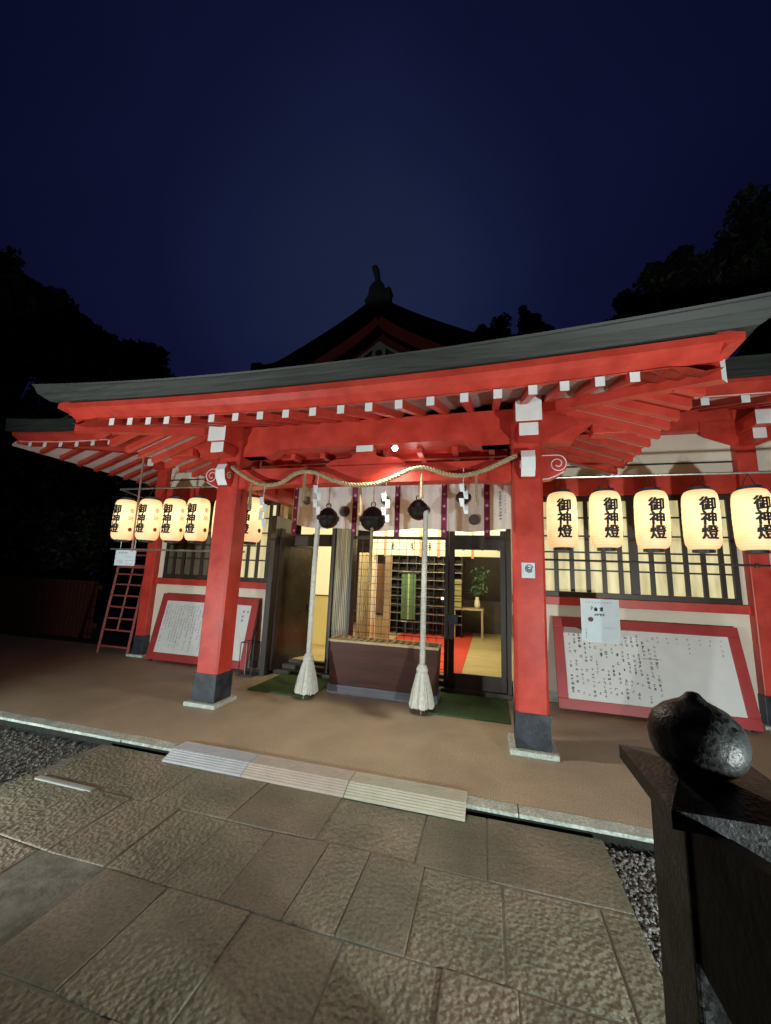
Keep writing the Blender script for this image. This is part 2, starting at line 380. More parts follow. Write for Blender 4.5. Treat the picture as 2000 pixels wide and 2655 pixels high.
def text_bm(body, size, bold=0.0, line=1.0, sub=None):
    """lettering as a flat mesh in XZ, reading along +X, facing -Y"""
    cu = bpy.data.curves.new('lettering', 'FONT'); cu.body = body; cu.size = size
    cu.align_x = 'CENTER'; cu.align_y = 'CENTER'; cu.offset = bold; cu.space_line = line; cu.resolution_u = 3
    ob = bpy.data.objects.new('lettering', cu); COL.objects.link(ob)
    dg = bpy.context.evaluated_depsgraph_get(); dg.update()
    me = bpy.data.meshes.new_from_object(ob.evaluated_get(dg))
    bpy.data.objects.remove(ob); bpy.data.curves.remove(cu)
    b = bmesh.new(); b.from_mesh(me); bpy.data.meshes.remove(me)
    bmesh.ops.triangulate(b, faces=b.faces[:])
    if sub:
        for _ in range(4):
            es = [e for e in b.edges if e.calc_length() > sub]
            if not es: break
            bmesh.ops.subdivide_edges(b, edges=es, cuts=1); bmesh.ops.triangulate(b, faces=b.faces[:])
    bmesh.ops.transform(b, matrix=Matrix.Rotation(R(90), 4, 'X'), verts=b.verts[:])
    return b
def add_bm(mb, b, mtx=None):
    if mtx: bmesh.ops.transform(b, matrix=mtx, verts=b.verts[:])
    me = bpy.data.meshes.new('tmp'); b.to_mesh(me); b.free()
    n0 = len(mb.b.faces); mb.b.from_mesh(me); bpy.data.meshes.remove(me)
    mb.b.faces.ensure_lookup_table()
    for f in mb.b.faces[n0:]: f.material_index = mb.mi
def scribble(mb, x, z, h, y=0.0, rnd=random, blocky=False):
    """one illegible handwritten character: a few thin brush strokes, flat on a sheet facing -Y"""
    w = h * rnd.uniform(.7, 1.0); t = h * (.10 if not blocky else .15)
    def st(x0, z0, x1, z1, tt):
        d = Vector((x1 - x0, z1 - z0)); n = Vector((-d.y, d.x)).normalized() * tt / 2
        mb._f([mb.b.verts.new((x + a.x, y, z + a.y)) for a in (Vector((x0, z0)) + n, Vector((x0, z0)) - n, Vector((x1, z1)) - n, Vector((x1, z1)) + n)])
    for k in range(rnd.choice((2, 2, 3)) + (1 if blocky else 0)):
        zz = rnd.uniform(-.42, .42) * h; st(-w * rnd.uniform(.2, .5), zz, w * rnd.uniform(.2, .5), zz + rnd.uniform(-.1, .1) * h, t)
    for k in range(rnd.choice((1, 2)) + (1 if blocky else 0)):
        xx = rnd.uniform(-.35, .35) * w; st(xx, h * rnd.uniform(.1, .48), xx + rnd.uniform(-.15, .15) * h, -h * rnd.uniform(.1, .48), t)

XC = -1.32
# ------------------------------------------------------------------ ground, paving, kerb, platform
m = MB(); m.box(-60, 60, -25, 60, -.60, -.088); struct(m.obj('ground', DIRT))
m = MB(); m.box(-10.5, 9, 2.985, 5.55, -.15, 0, 0); m.box(-10.5, 9, 5.55, 5.9, -.15, -.004)
struct(m.obj('platform', FLOOR))
m = MB()
x = -10.5
while x < 6:
    w = random.uniform(.85, 1.15); m.box(x, x + w - .006, 2.868 + random.uniform(-.003, .003), 2.983, -.022, .001, .005); x += w
m.mi = 1; m.box(-10.5, 9, 2.915, 2.984, -.15, -.0225); m.mi = 0  # near-black lower course, set back under the kerb nose
struct(m.obj('kerb', [KERB, mat('near_black_kerb', (.012, .014, .010), .9, .5, 20, .8, 60)]))

m = MB()
PZ = -.045; KS = .9583
rows = [(2.405, 2.865, [-3.27, -2.645, -2.225, -1.62, -1.02, -.415, -.022, .667]),
        (1.868, 2.405, [-3.36, -2.765, -2.365, -1.98, -1.60, -1.275, -.92, -.665, -.36, .052, .52, .667]),
        (1.33, 1.868, [-3.20, -2.83, -2.42, -1.95, -1.55, -1.08, -.62, -.20, .10, .667]),
        (.80, 1.33, [-3.3, -2.7, -2.2, -1.82, -1.28, -.85, -.42, .02, .40, .667]),
        (.27, .80, [-3.3, -2.5, -2.0, -1.5, -1.02, -.66, -.22, .14, .667]),
        (-.26, .27, [-3.3, -2.7, -2.2, -1.7, -1.2, -.8, -.3, .1, .667]),
        (-.8, -.26, [-3.3, -2.5, -1.9, -1.4, -.9, -.4, .2, .667])]
for y0, y1, xs in [(a * KS, b_ * KS, [x * KS for x in xs]) for a, b_, xs in rows]:
    for a, b_ in zip(xs, xs[1:]):
        y1_ = 2.852 if y0 > 2.25 else y1
        g = random.uniform(.0005, .0040); dz = random.uniform(-.004, .005)
        vs = m.box(a + g, b_ - g, y0 + g, y1_ - g, PZ - .09, PZ + dz, .007)
        jx, jy = random.uniform(-.02, .02), random.uniform(-.006, .006)
        for v in vs:                        # hand-cut edges, slightly out of true
            v.co.x += .024 * noise.noise(Vector((v.co.x * 1.7, v.co.y * 2.6, 1.0)))
            v.co.y += .022 * noise.noise(Vector((v.co.x * 1.9, v.co.y * 2.1, 7.0)))
struct(m.obj('paving', PAVE))
m = MB(); m.box(-3.2, .642, -.76, 2.845, -.15 + .002, PZ - .0035); struct(m.obj('paving_bed', mat('joint_mortar', (.135, .125, .10), .85, .4, 12, .6, 60)))

m = MB(); m.box(-3.10, -2.58, 2.258, 2.306, -.09, -.034, .010); tag(m.obj('edging_stone', mat('pale_edging', (.27, .27, .255), .6, .15, 9, .3, 60), at=(-2.85, 2.28, -.05)), 'pale narrow edging stone lying on the paving at the left', 'edging stone')
def pebbles(name, n, fn, rmin, rmax, mt):
    vs, fs = [], []
    for _ in range(n):
        x, y, z = fn(); r = random.uniform(rmin, rmax)
        a = random.uniform(0, 6.28); ca, sa = math.cos(a), math.sin(a)
        sx_, sy_, sz_ = r * random.uniform(.8, 1.3), r * random.uniform(.7, 1.1), r * random.uniform(.45, .8)
        k = len(vs)
        for p in ((1, 0, -.2), (.5, .8, -.1), (-.5, .85, -.2), (-1, 0, 0), (-.5, -.8, -.1), (.5, -.85, -.15), (.45, .1, 1), (-.3, .35, .9), (-.2, -.45, .95)):
            px, py = p[0] * sx_, p[1] * sy_
            vs.append((x + px * ca - py * sa, y + px * sa + py * ca, z + p[2] * sz_))
        for f in ((0, 1, 6), (1, 2, 7), (1, 7, 6), (2, 3, 7), (3, 4, 8), (3, 8, 7), (4, 5, 8), (5, 0, 6), (5, 6, 8), (6, 7, 8)):
            fs.append(tuple(k + i for i in f))
    me = bpy.data.meshes.new(name); me.from_pydata(vs, [], fs); me.materials.append(mt); me.update()
    o = bpy.data.objects.new(name, me); COL.objects.link(o); o['kind'] = 'stuff'; ORG[name] = Vector((0, 0, 0))
    return o
def strip():
    t = random.random()
    return random.uniform(.648, .648 + .5 + 1.0 * t), random.uniform(.2, 2.85), -.085 + random.uniform(0, .012)
pebbles('gravel', 9000, strip, .006, .014, GRAVEL)
def leftrough(): return random.uniform(-7.5, -3.16) + random.uniform(-.05, .05), random.uniform(.6, 2.86), -.086
pebbles('rough_gravel', 8000, leftrough, .005, .020, mat('muddy_stones', (.06, .06, .052), .7, .5, 30, .3, 90))

# three ribbed step plates over the gutter
tint = [mat('blue_grey_plate', (.44, .45, .48), .5, .1, 8, .1, 60), mat('pinkish_plate', (.50, .43, .375), .5, .1, 8, .1, 60), mat('straw_plate', (.50, .485, .39), .5, .1, 8, .1, 60)]
lab = ['blue grey ribbed plate, left end of the row along the kerb', 'pinkish beige ribbed plate in the middle of the kerb row', 'straw coloured ribbed plate at the right end of the kerb row']
for i, (a, b_) in enumerate(((-2.487, -1.783), (-1.777, -.975), (-.969, -.159))):
    m = MB(); P_ = [(2.752, -.036), (2.862, .008), (3.012, .008)]
    hz = lambda y: -.036 + .044 * (y - 2.752) / .11 if y < 2.862 else .008
    m.prism([(y, z - .005) for y, z in P_] + P_[::-1], a, b_, 'X')
    for k in range(13):
        y = 2.754 + k * .0198
        m.prism([(y, hz(y) + .0003), (y, hz(y) + .006), (y + .0108, hz(y + .0108) + .006), (y + .0108, hz(y + .0108) + .0003)], a, b_, 'X')
    tag(m.obj('step_plate', tint[i], at=((a + b_) / 2, 2.8, 0)), lab[i], 'step plate', 'ribbed plates bridging the gutter')

# ------------------------------------------------------------------ the shrine building
SH = thing('shrine_hall', (XC, 5.5, 0), 'vermilion shrine hall with white rafter ends, green copper eaves and a gabled porch', 'building')
def part(m, name, mats, parent=SH, smooth=False): return m.obj(name, mats, parent, smooth)
CX = (-2.997, .352)
for cx in CX:                                # porch columns
    m = MB(); w = .137
    ch = .022
    oc = [(-w + ch, -w), (w - ch, -w), (w, -w + ch), (w, w - ch), (w - ch, w), (-w + ch, w), (-w, w - ch), (-w, -w + ch)]
    m.prism([(cx + a, 3.93 + b_) for a, b_ in oc], .335, 3.0, 'Z')
    c = part(m, 'column', RED)
    m = MB(); w2 = .145; m.box(cx - w2, cx + w2, 3.93 - w2, 3.93 + w2, .045, .335, .006); m.obj('base', BLACK, c)
    m = MB(); m.box(cx - .197, cx + .197, 3.735, 4.125, .001, .045, .008); m.obj('plinth', CONC, c)
HP = (-5.62, 2.98)
for cx in HP:                                # hall corner pillars
    m = MB(); m.box(cx - .1, cx + .1, 5.39, 5.59, .33, 3.9, .012); c = part(m, 'pillar', RED)
    m = MB(); m.box(cx - .108, cx + .108, 5.382, 5.598, .04, .33, .006); m.obj('base', BLACK, c)
    m = MB(); m.box(cx - .16, cx + .16, 5.33, 5.65, .001, .04, .006); m.obj('plinth', CONC, c)
# pillar-top brackets, white on the end grain
for cx in HP:
    m = MB(); m.box(cx - .085, cx + .085, 5.01, 5.4, 3.30, 3.47, .006); m.box(cx - .065, cx + .065, 5.12, 5.4, 3.17, 3.298, .006)
    for f in m.b.faces:
        if f.normal.y < -.9: f.material_index = 1
    part(m, 'bracket', [RED, WHITE])
    m = MB(); m.prism([(cx - .45, 3.50), (cx + .45, 3.50), (cx + .45, 3.33), (cx + .38, 3.28), (cx + .1, 3.16), (cx - .1, 3.16), (cx - .38, 3.28), (cx - .45, 3.33)], 5.386, 5.396, 'Y')
    part(m, 'bracket_arm', RED)

YW = 5.5
def facade(x0, x1, inner, side):
    """one wall bay: lower plaster, sill beam, window, head beam, upper plaster"""
    m = MB(); m.box(x0, x1, YW, YW + .1, .12, 3.40); part(m, 'wall', PLASTER)
    m = MB(); m.box(x0, x1, YW - .012, YW + .02, .0, .118, .004); part(m, 'wall_footing', CONC)
    m = MB(); m.box(x0, x1, YW - .045, YW, 1.183, 1.287, .006); part(m, 'sill_beam', RED)
    m = MB(); m.box(x0, x1, YW - .052, YW, 2.60, 2.86, .008); part(m, 'head_beam', RED)
    m = MB(); m.box(x0, x1, YW - .022, YW, 2.998, 3.012); part(m, 'wall_batten', BROWN)
    m = MB(); m.box(x0, x1, YW - .10, YW + .05, 3.39, 3.80, .008); part(m, 'eave_beam', RED)
    a, b_ = (x0 + .02, x1 - .065) if side > 0 else (x0 + .125, x1 - .01)
    fr = MB()
    fr.box(a, b_, YW - .035, YW + .03, 1.289, 1.355, .004); fr.box(a, b_, YW - .035, YW + .03, 2.53, 2.598, .004)
    fr.box(a, a + .05, YW - .033, YW + .03, 1.356, 2.529, .004); fr.box(b_ - .06, b_, YW - .033, YW + .03, 1.356, 2.529, .004)
    mid = (a + b_) / 2 + .01
    fr.box(mid - .048, mid + .048, YW - .034, YW + .03, 1.356, 2.529, .004)
    win = part(fr, 'window', BROWN)
    g = MB()
    for s0, s1 in ((a + .05, mid - .048), (mid + .048, b_ - .06)):
        n = 5; step = (s1 - s0) / (n + .35)
        for k in range(n):
            xx = s0 + step * (k + .8); g.box(xx - .026, xx + .026, YW - .028, YW - .004, 1.357, 2.528, .003)
        for z in (1.63, 1.86, 2.07, 2.31): g.box(s0 + .001, s1 - .001, YW - .024, YW - .010, z - .010, z + .010)
    g.obj('lattice', BROWN, win)
    if side > 0:
        p = MB(); p.box(a + .05, b_ - .06, YW - .003, YW - .0015, 1.356, 2.529); p.obj('pane', PANE, win)
    else:
        p = MB(); p.box(a + .05, mid + .02, YW - .003, YW - .0015, 1.356, 2.529); p.obj('pane', PANED, win)
        p = MB(); p.box(mid + .021, b_ - .06, YW - .003, YW - .0015, 1.356, 2.529); p.obj('pane', PANE, win)
facade(.62, 2.88, .62, 1)
facade(-5.52, -3.255, -3.255, -1)
# narrow wall ends beside the doorway
m = MB(); m.box(.285, .618, YW, YW + .1, .0, 2.60); part(m, 'wall', PLASTER)
m = MB(); m.box(.285, .618, YW - .045, YW, 1.183, 1.287, .006); part(m, 'sill_beam', RED)
m = MB(); m.box(.285, .618, YW - .04, YW, .72, 1.02, .006); part(m, 'wall_plate', REDD)
m = MB(); m.box(-3.253, -3.185, YW - .03, YW + .1, .0, 2.60, .004); part(m, 'wall', PLASTER)
# lintel and upper wall over the doorway
m = MB(); m.box(-3.254, .619, YW - .050, YW + .1, 2.60, 2.86, .008); part(m, 'head_beam', RED)
m = MB(); m.box(-3.254, .619, YW, YW + .1, 2.861, 3.40); part(m, 'wall', PLASTER)
m = MB(); m.box(-3.254, .619, YW - .098, YW + .05, 3.39, 3.80, .008); part(m, 'eave_beam', RED)
# side and rear walls, right wing beyond the frame
m = MB(); m.box(-5.60, -5.52, 5.59, 11, -.14, 3.9); part(m, 'side_wall', PLASTER)
m = MB(); m.box(3.08, 9, 5.49, 5.6, -.14, 3.9); part(m, 'side_wall', PLASTER)
m = MB(); m.box(3.081, 9, 5.44, 5.49, 2.60, 2.86); m.box(3.081, 9, 5.40, 5.49, 3.39, 3.8); m.box(3.081, 9, 5.45, 5.49, 1.18, 1.29); part(m, 'head_beam', RED)

# ---- porch beams
def arch(x0, x1, zt, zb, rise, n=24):
    bot = []
    for i in range(n + 1):
        t = i / n; x = x0 + (x1 - x0) * t
        e = min(t, 1 - t) * 2
        bot.append((x, zb + rise * (1 - (1 - min(1, e * 3.2)) ** 2) - rise))
    return [(x0, zt), (x1, zt)] + bot[::-1]
m = MB(); m.prism(arch(CX[0] + .136, CX[1] - .136, 2.635, 2.44, .035), 3.83, 4.0, 'Y'); part(m, 'rainbow_beam', RED)
for a, b_ in ((-4.0, CX[0] - .60), (CX[1] + .60, 1.36)):
    m = MB(); m.box(a, b_, 3.86, 4.0, 2.86, 3.165, .01); part(m, 'outer_purlin', RED)
def purlin_profile():
    a, b_ = CX[0] + .10, CX[1] - .10
    return [(a, 3.165), (b_, 3.165), (b_, 2.83), (b_ - .05, 2.80), (b_ - .42, 2.80), (b_ - .52, 2.87), (a + .52, 2.87), (a + .42, 2.80), (a + .05, 2.80), (a, 2.83)]
m = MB(); m.prism(purlin_profile(), 3.85, 4.0, 'Y'); part(m, 'porch_purlin', RED)
for cx in CX:                               # bracket stack on each column, white end grain to the front
    m = MB(); m.box(cx - .115, cx + .115, 3.535, 5.46, 2.903, 3.20, .008)
    m.box(cx - .085, cx + .085, 3.565, 4.3, 2.775, 2.900, .008)
    for f in m.b.faces:
        if f.normal.y < -.9: f.material_index = 1
    part(m, 'bracket', [RED, WHITE])
    m = MB(); s = 1 if cx > XC else -1
    m.prism([(cx - .60, 3.165), (cx + .60, 3.165), (cx + .60, 2.96), (cx + .52, 2.92), (cx + .42, 2.80), (cx - .42, 2.80), (cx - .52, 2.92), (cx - .60, 2.96)], 3.862, 3.998, 'Y')
    part(m, 'bracket_arm', RED)
    # carved nose to the front: curved white edge, red cheeks with a scroll
    m = MB()
    pr = [(3.80, 2.675), (3.69, 2.672), (3.655, 2.60), (3.675, 2.50), (3.73, 2.43), (3.80, 2.418)]
    m.prism(pr, cx - .062, cx + .062, 'X'); bmesh.ops.recalc_face_normals(m.b, faces=m.b.faces[:])
    for f in m.b.faces:
        if abs(f.normal.x) < .5 and f.normal.y < -.25: f.material_index = 1
    ns = part(m, 'beam_nose', [RED, WHITE])
    m = MB()
    for sd in (-1, 1):
        pts = []
        for i in range(26):
            a = i / 25 * 4.4 * math.pi / 2 + 1.2; rr = .045 * (1 - i / 34)
            pts.append((cx + sd * .064, 3.745 + rr * math.cos(a), 2.545 + rr * math.sin(a)))
        m.tube(pts, .005, 5)
    m.obj('scroll', WHITE, ns)
    # beam end to the outer side, red with a white outlined curl
    m = MB(); x0 = cx + s * .138
    m.prism([(x0, 2.68), (x0 + s * .12, 2.68), (x0 + s * .20, 2.665), (x0 + s * .235, 2.60), (x0 + s * .22, 2.53), (x0 + s * .16, 2.48), (x0 + s * .09, 2.44), (x0, 2.43)], 3.875, 3.985, 'Y')
    ns = part(m, 'beam_nose', RED)
    m = MB(); c0 = (x0 + s * .145, 2.585)
    pts = [(x0 + s * .005, 3.871, 2.672), (x0 + s * .09, 3.871, 2.672)]
    for i in range(34):
        t = i / 33; a = math.pi / 2 - t * 3.3 * math.pi; rr = .088 * (1 - t * .78)
        pts.append((c0[0] + s * rr * math.cos(a), 3.871, c0[1] + rr * math.sin(a)))
    m.tube(pts, .0055, 5); pts = [(x0 + s * .20, 3.871, 2.508), (x0 + s * .13, 3.871, 2.467), (x0 + s * .06, 3.871, 2.44), (x0 + s * .005, 3.871, 2.436)]
    m.tube(pts, .006, 5); m.obj('scroll', WHITE, ns)
    # boat-shaped elbow of the tie to the hall
    m = MB(); m.box(cx - .075, cx + .075, 4.07, 5.45, 2.48, 2.66, .01); part(m, 'tie_beam', RED)
# strut over the middle of the beam with a white block
m = MB(); k = []
for i in range(21):
    t = i / 20; x = XC - .52 + 1.04 * t; u = abs(x - XC) / .52
    k.append((x, 2.637 + .15 * (1 - u ** 1.4) + (.02 * math.cos(u * 9) if u > .25 else .02)))
m.prism([(XC - .52, 2.637), (XC + .52, 2.637)] + k[::-1], 3.86, 3.96, 'Y'); part(m, 'frog_leg_strut', RED)
m = MB(); m.box(XC - .097, XC + .097, 3.85, 3.98, 2.795, 2.868, .004)
for f in m.b.faces:
    if f.normal.y < -.9: f.material_index = 1
part(m, 'strut_block', [RED, WHITE])
# lattice ceiling of the porch behind the beams
m = MB()
for y in (4.25, 4.6, 4.95, 5.3): m.box(CX[0] + .16, CX[1] - .16, y - .03, y + .03, 2.80, 2.875, .004)
for i in range(8):
    x = CX[0] + .33 + i * .385; m.box(x - .03, x + .03, 4.02, 5.44, 2.81, 2.87, .004)
part(m, 'ceiling_lattice', RED)
m = MB(); m.box(CX[0] + .16, CX[1] - .16, 4.02, 5.44, 2.875, 2.895); part(m, 'ceiling_board', RED)

# ---- rafters
u2 = lambda x: (x - XC) ** 2
def zr(x): return 2.757 + .0124 * u2(x)
SL = .36
def rafter(x, y0, y1, z0, h=.072, w=.061):
    m = MB(); m.prism([(y0, z0), (y0, z0 + h), (y1, z0 + h + SL * (y1 - y0)), (y1, z0 + SL * (y1 - y0))], x - w / 2, x + w / 2, 'X')
    m.b.faces.ensure_lookup_table()
    bmesh.ops.recalc_face_normals(m.b, faces=m.b.faces[:])
    for f in m.b.faces:
        if f.normal.y < -.85: f.material_index = 1
    part(m, 'rafter', [RED, WHITE])
RX = [-3.603, -3.374, -3.151, -2.935, -2.69, -2.434, -2.182, -1.932, -1.682, -1.429, -1.177, -.936, -.688, -.436, -.179, .065, .309, .521, .748, .963]
for x in RX:
    ye = 5.2 if abs(x - XC) < 1.6 else 3.93 - (abs(x - XC) - 1.67) * .97 + .02
    rafter(x, 2.78, max(ye, 3.02), zr(x))
def side_rafter(y, s):
    xe = XC + s * 2.78; u1 = 1.62 if y > 3.93 else 1.67 + (3.93 - y) / .97
    z0 = 2.752 + .05 * max(0, (3.9 - y) / 1.1) ** 1.5
    x1 = XC + s * u1; h = .068
    if abs(xe - x1) < .06: return
    m = MB(); dz = SL * abs(xe - x1)
    m.prism([(xe, z0), (xe, z0 + h), (x1, z0 + h + dz), (x1, z0 + dz)], y - .03, y + .03, 'Y')
    bmesh.ops.recalc_face_normals(m.b, faces=m.b.faces[:])
    for f in m.b.faces:
        if f.normal.x * s > .85: f.material_index = 1
    part(m, 'rafter', [RED, WHITE])
for s in (-1, 1):
    for y in (3.02, 3.207, 3.40, 3.58, 3.775, 3.985, 4.22, 4.46, 4.72, 4.97): side_rafter(y, s)
# hip rafters, white chamfered ends
for s in (-1, 1):
    p0 = Vector((XC + s * 1.67, 3.93, 3.10)); p1 = Vector((XC + s * 2.815, 2.83, 2.80))
    d = (p1 - p0); d2 = Vector((d.x, d.y, 0)).normalized(); n = Vector((-d2.y, d2.x, 0)) * .045
    m = MB(); r0 = [p0 - n, p0 + n, p0 + n + Vector((0, 0, .16)), p0 - n + Vector((0, 0, .16))]
    r1 = [p1 - n, p1 + n, p1 + n + Vector((0, 0, .17)), p1 - n + Vector((0, 0, .17))]
    m.loft([r0, r1]); bmesh.ops.recalc_face_normals(m.b, faces=m.b.faces[:])
    for f in m.b.faces:
        if f.normal.dot(d2) > .8: f.material_index = 1
    part(m, 'hip_rafter', [RED, WHITE])

# ---- porch roof: soffit boards, red eave boards, copper edge, top
def zs(x, y):
    f = y - 2.78; sd = 2.78 - abs(x - XC)
    lo = zr(x) + .074
    dd = max(-.1, min(f, sd + .02))
    cor = .05 * max(0, (3.9 - y) / 1.1) ** 1.5 if sd < f else 0
    return min(lo + SL * f, 2.752 + .07 + cor + SL * sd)
def grid(fn, xs, ys, name, mt, flip=False, th=0.0):
    m = MB(); V = [[m.b.verts.new((x, y, fn(x, y))) for x in xs] for y in ys]
    for i in range(len(ys) - 1):
        for j in range(len(xs) - 1): m._f([V[i][j], V[i][j + 1], V[i + 1][j + 1], V[i + 1][j]])
    if th:
        r = bmesh.ops.solidify(m.b, geom=m.b.faces[:], thickness=th)
    return part(m, name, mt)
lin = lambda a, b_, n: [a + (b_ - a) * i / n for i in range(n + 1)]
sof = grid(zs, lin(XC - 2.79, XC + 2.79, 56), lin(2.77, 5.3, 30), 'soffit', [SOFFIT, RED], th=-.012)
for p in sof.data.polygons:
    c = p.center + ORG[sof.name]
    if abs(c.x - XC) > 2.30 and c.y < 3.5: p.material_index = 1
def gb(u): return 2.972 + .0088 * u * u           # bottom / top of the copper edge along the front
def gt(u): return 3.052 + .0145 * u * u
XE = 2.80
def sb(y): return 2.895 + .150 * max(0, min(1, (4.9 - y) / 2.3)) ** 1.25
def zt(x, y):
    u = abs(x - XC); f = max(0, y - 2.51); sd = max(0, 3.01 - u)
    return min(gt(x - XC) + .38 * f + .03 * f * f, sb(y) + .125 + .40 * sd)
xs = lin(-XE, XE, 40)
m = MB(); m.loft([[(XC + u, 2.655, gb(u) - .002), (XC + u, 2.655, gb(u) - .055), (XC + u, 2.70, zr(XC + u) + .118), (XC + u, 2.712, zr(XC + u) + .112), (XC + u, 2.80, zr(XC + u) + .074), (XC + u, 2.83, gb(u) + .02)] for u in xs]); part(m, 'eave_board', RED)
m = MB(); m.loft([[(XC + u, 2.50, gt(u)), (XC + u, 2.512, gt(u) - .012), (XC + u, 2.522, gt(u) - .016), (XC + u, 2.555, (gt(u) + gb(u)) / 2 + .004), (XC + u, 2.566, (gt(u) + gb(u)) / 2 - .004), (XC + u * .967, 2.625, gb(u)), (XC + u * .967, 2.78, gb(u) + .03), (XC + u, 2.78, max(gb(u) + .035, zt(XC + u, 2.78) - .006))] for u in lin(-XE - .22, XE + .22, 40)]); part(m, 'copper_edge', COPPER)
for s in (-1, 1):
    ys = lin(2.66, 4.95, 24)
    m = MB(); m.loft([[(XC + s * 2.86, y, sb(y) - .004), (XC + s * 2.86, y, sb(y) - .05), (XC + s * 2.76, y, sb(y) - .085), (XC + s * 2.70, y, sb(y) + .03)] for y in ys]); part(m, 'eave_board', RED)
    m = MB(); m.loft([[(XC + s * 2.90, max(y, 2.64), sb(y)), (XC + s * 3.015, y, zt(XC + s * 3.015, y) - .002), (XC + s * 2.66, y, max(sb(y) + .03, zt(XC + s * 2.66, y) - .006)), (XC + s * 2.66, y, sb(y) + .028)] for y in lin(2.76, 4.95, 24)]); part(m, 'copper_edge', COPPER)
grid(zt, lin(XC - 3.005, XC + 3.005, 48), lin(2.515, 6.2, 26), 'roof', TILE)

# ---- hall eaves left and right of the porch
def hall_side(s):
    if s < 0: xa, xb, rx = -6.98, -4.0, [-6.72, -6.41, -6.09, -5.775, -5.47, -5.158, -4.85, -4.54, -4.23]
    else: xa, xb, rx = 1.45, 8.5, [1.63, 1.942, 2.255, 2.57, 2.88, 3.19, 3.5, 3.81, 4.12, 4.43]
    cor = lambda x: .085 * max(0, (-5.6 - x) / 1.6) ** 1.6 if s < 0 else 0
    for x in rx:
        ye = 5.39 if s > 0 or x > -5.7 else max(4.2, 5.39 - (-5.7 - x) * .95)
        z0 = 3.135 + cor(x); m = MB(); h = .072; w = .066
        m.prism([(4.0, z0), (4.0, z0 + h), (ye, z0 + h + SL * (ye - 4.0)), (ye, z0 + SL * (ye - 4.0))], x - w / 2, x + w / 2, 'X')
        bmesh.ops.recalc_face_normals(m.b, faces=m.b.faces[:])
        for f in m.b.faces:
            if f.normal.y < -.85: f.material_index = 1
        part(m, 'rafter', [RED, WHITE])
    xs = lin(xa, xb, 20)
    m = MB(); m.loft([[(x, 3.90, 3.335 + cor(x)), (x, 3.90, 3.29 + cor(x)), (x, 4.03, 3.21 + cor(x)), (x, 4.06, 3.34 + cor(x))] for x in xs]); part(m, 'eave_board', RED)
    m = MB(); m.loft([[(x, 3.845, 3.325 + cor(x)), (x, 3.83, 3.50 + cor(x) * 1.3), (x, 4.06, 3.58 + cor(x)), (x, 4.06, 3.335 + cor(x))] for x in lin(xa - .06, xb, 20)]); part(m, 'copper_edge', COPPER)
    m = MB(); m.loft([[(x, 4.0, 3.21 + cor(x)), (x, 4.0, 3.222 + cor(x)), (x, 5.5, 3.76), (x, 5.5, 3.745)] for x in lin(xa, xb, 10)]); part(m, 'soffit', SOFFIT)
for s in (-1, 1): hall_side(s)
# left end eave of the hall: rafters running out over the side
for k in range(8):
    y = 4.35 + k * .30; xin = -5.62 if y > 5.4 else -5.62 - (5.4 - y) * 1.0
    z0 = 3.15 + .06 * max(0, (5.2 - y)); h = .07; xe = -7.0
    if xin - xe < .1: continue
    m = MB(); dz = SL * (xin - xe); m.prism([(xe, z0), (xe, z0 + h), (xin, z0 + h + dz), (xin, z0 + dz)], y - .033, y + .033, 'Y'); part(m, 'rafter', RED)
m = MB(); m.loft([[(-7.1, y, 3.26), (-7.1, y, 3.22), (-5.5, y, 3.80), (-5.5, y, 3.84)] for y in (4.0, 8.0)]); part(m, 'soffit', SOFFIT)
p0 = Vector((-5.65, 5.42, 3.45)); p1 = Vector((-7.02, 4.02, 3.25)); n = Vector((.035, -.035, 0))
m = MB(); m.loft([[p0 - n, p0 + n, p0 + n + Vector((0, 0, .17)), p0 - n + Vector((0, 0, .17))], [p1 - n, p1 + n, p1 + n + Vector((0, 0, .17)), p1 - n + Vector((0, 0, .17))]]); part(m, 'hip_rafter', RED)
def zh(x, y):
    sd = max(0, x + 7.36); return min(3.50 + .42 * (y - 3.84) + .02 * (y - 3.84) ** 2, 3.52 + .5 * sd)
grid(zh, lin(-7.36, 8.6, 30), lin(3.84, 9.5, 12), 'roof', TILE)

# ---- dormer gable above the porch
gx = -1.37
def gz(t): return 4.97 - .82 * (t ** .82) if t <= 1 else 4.15 - .10 * (t - 1)
ts = lin(0, 1.18, 16)
prof = [(gx - 1.42 * t, gz(t) + (.10 * max(0, t - .9) ** 1.0)) for t in ts[::-1]] + [(gx + 1.42 * t, gz(t) + .10 * max(0, t - .9)) for t in ts[1:]]
outline = [(x, z + .05) for x, z in prof] + [(x, z - .17) for x, z in prof[::-1]]
m = MB(); m.prism(outline, 4.19, 8.5, 'Y'); part(m, 'gable_roof', TILE)
ins = [(gx + (x - gx) * .93, z - .172) for x, z in prof]
m = MB(); m.prism(ins + [(x, z - .17) for x, z in ins[::-1]], 4.27, 4.33, 'Y'); part(m, 'barge_board', RED)
m = MB(); m.prism([(gx - 1.3, 3.85), (gx + 1.3, 3.85)] + [(x, z - .02) for x, z in ins[::-1]], 4.42, 4.46, 'Y'); part(m, 'gable_wall', REDD)
m = MB()
m.prism([(gx - .09, 4.17), (gx + .09, 4.17), (gx + .09, 4.40), (gx, 4.47), (gx - .09, 4.40)], 4.375, 4.42, 'Y')
for s in (-1, 1):
    m.prism([(gx + s * .09, 4.40), (gx + s * .09, 4.36), (gx + s * .42, 4.13), (gx + s * .46, 4.15)], 4.38, 4.42, 'Y')
gf = part(m, 'gable_strut', WHITE)
m = MB(); m.lathe([(.045, 0), (.045, .006)], (0, 0, 0), 18)
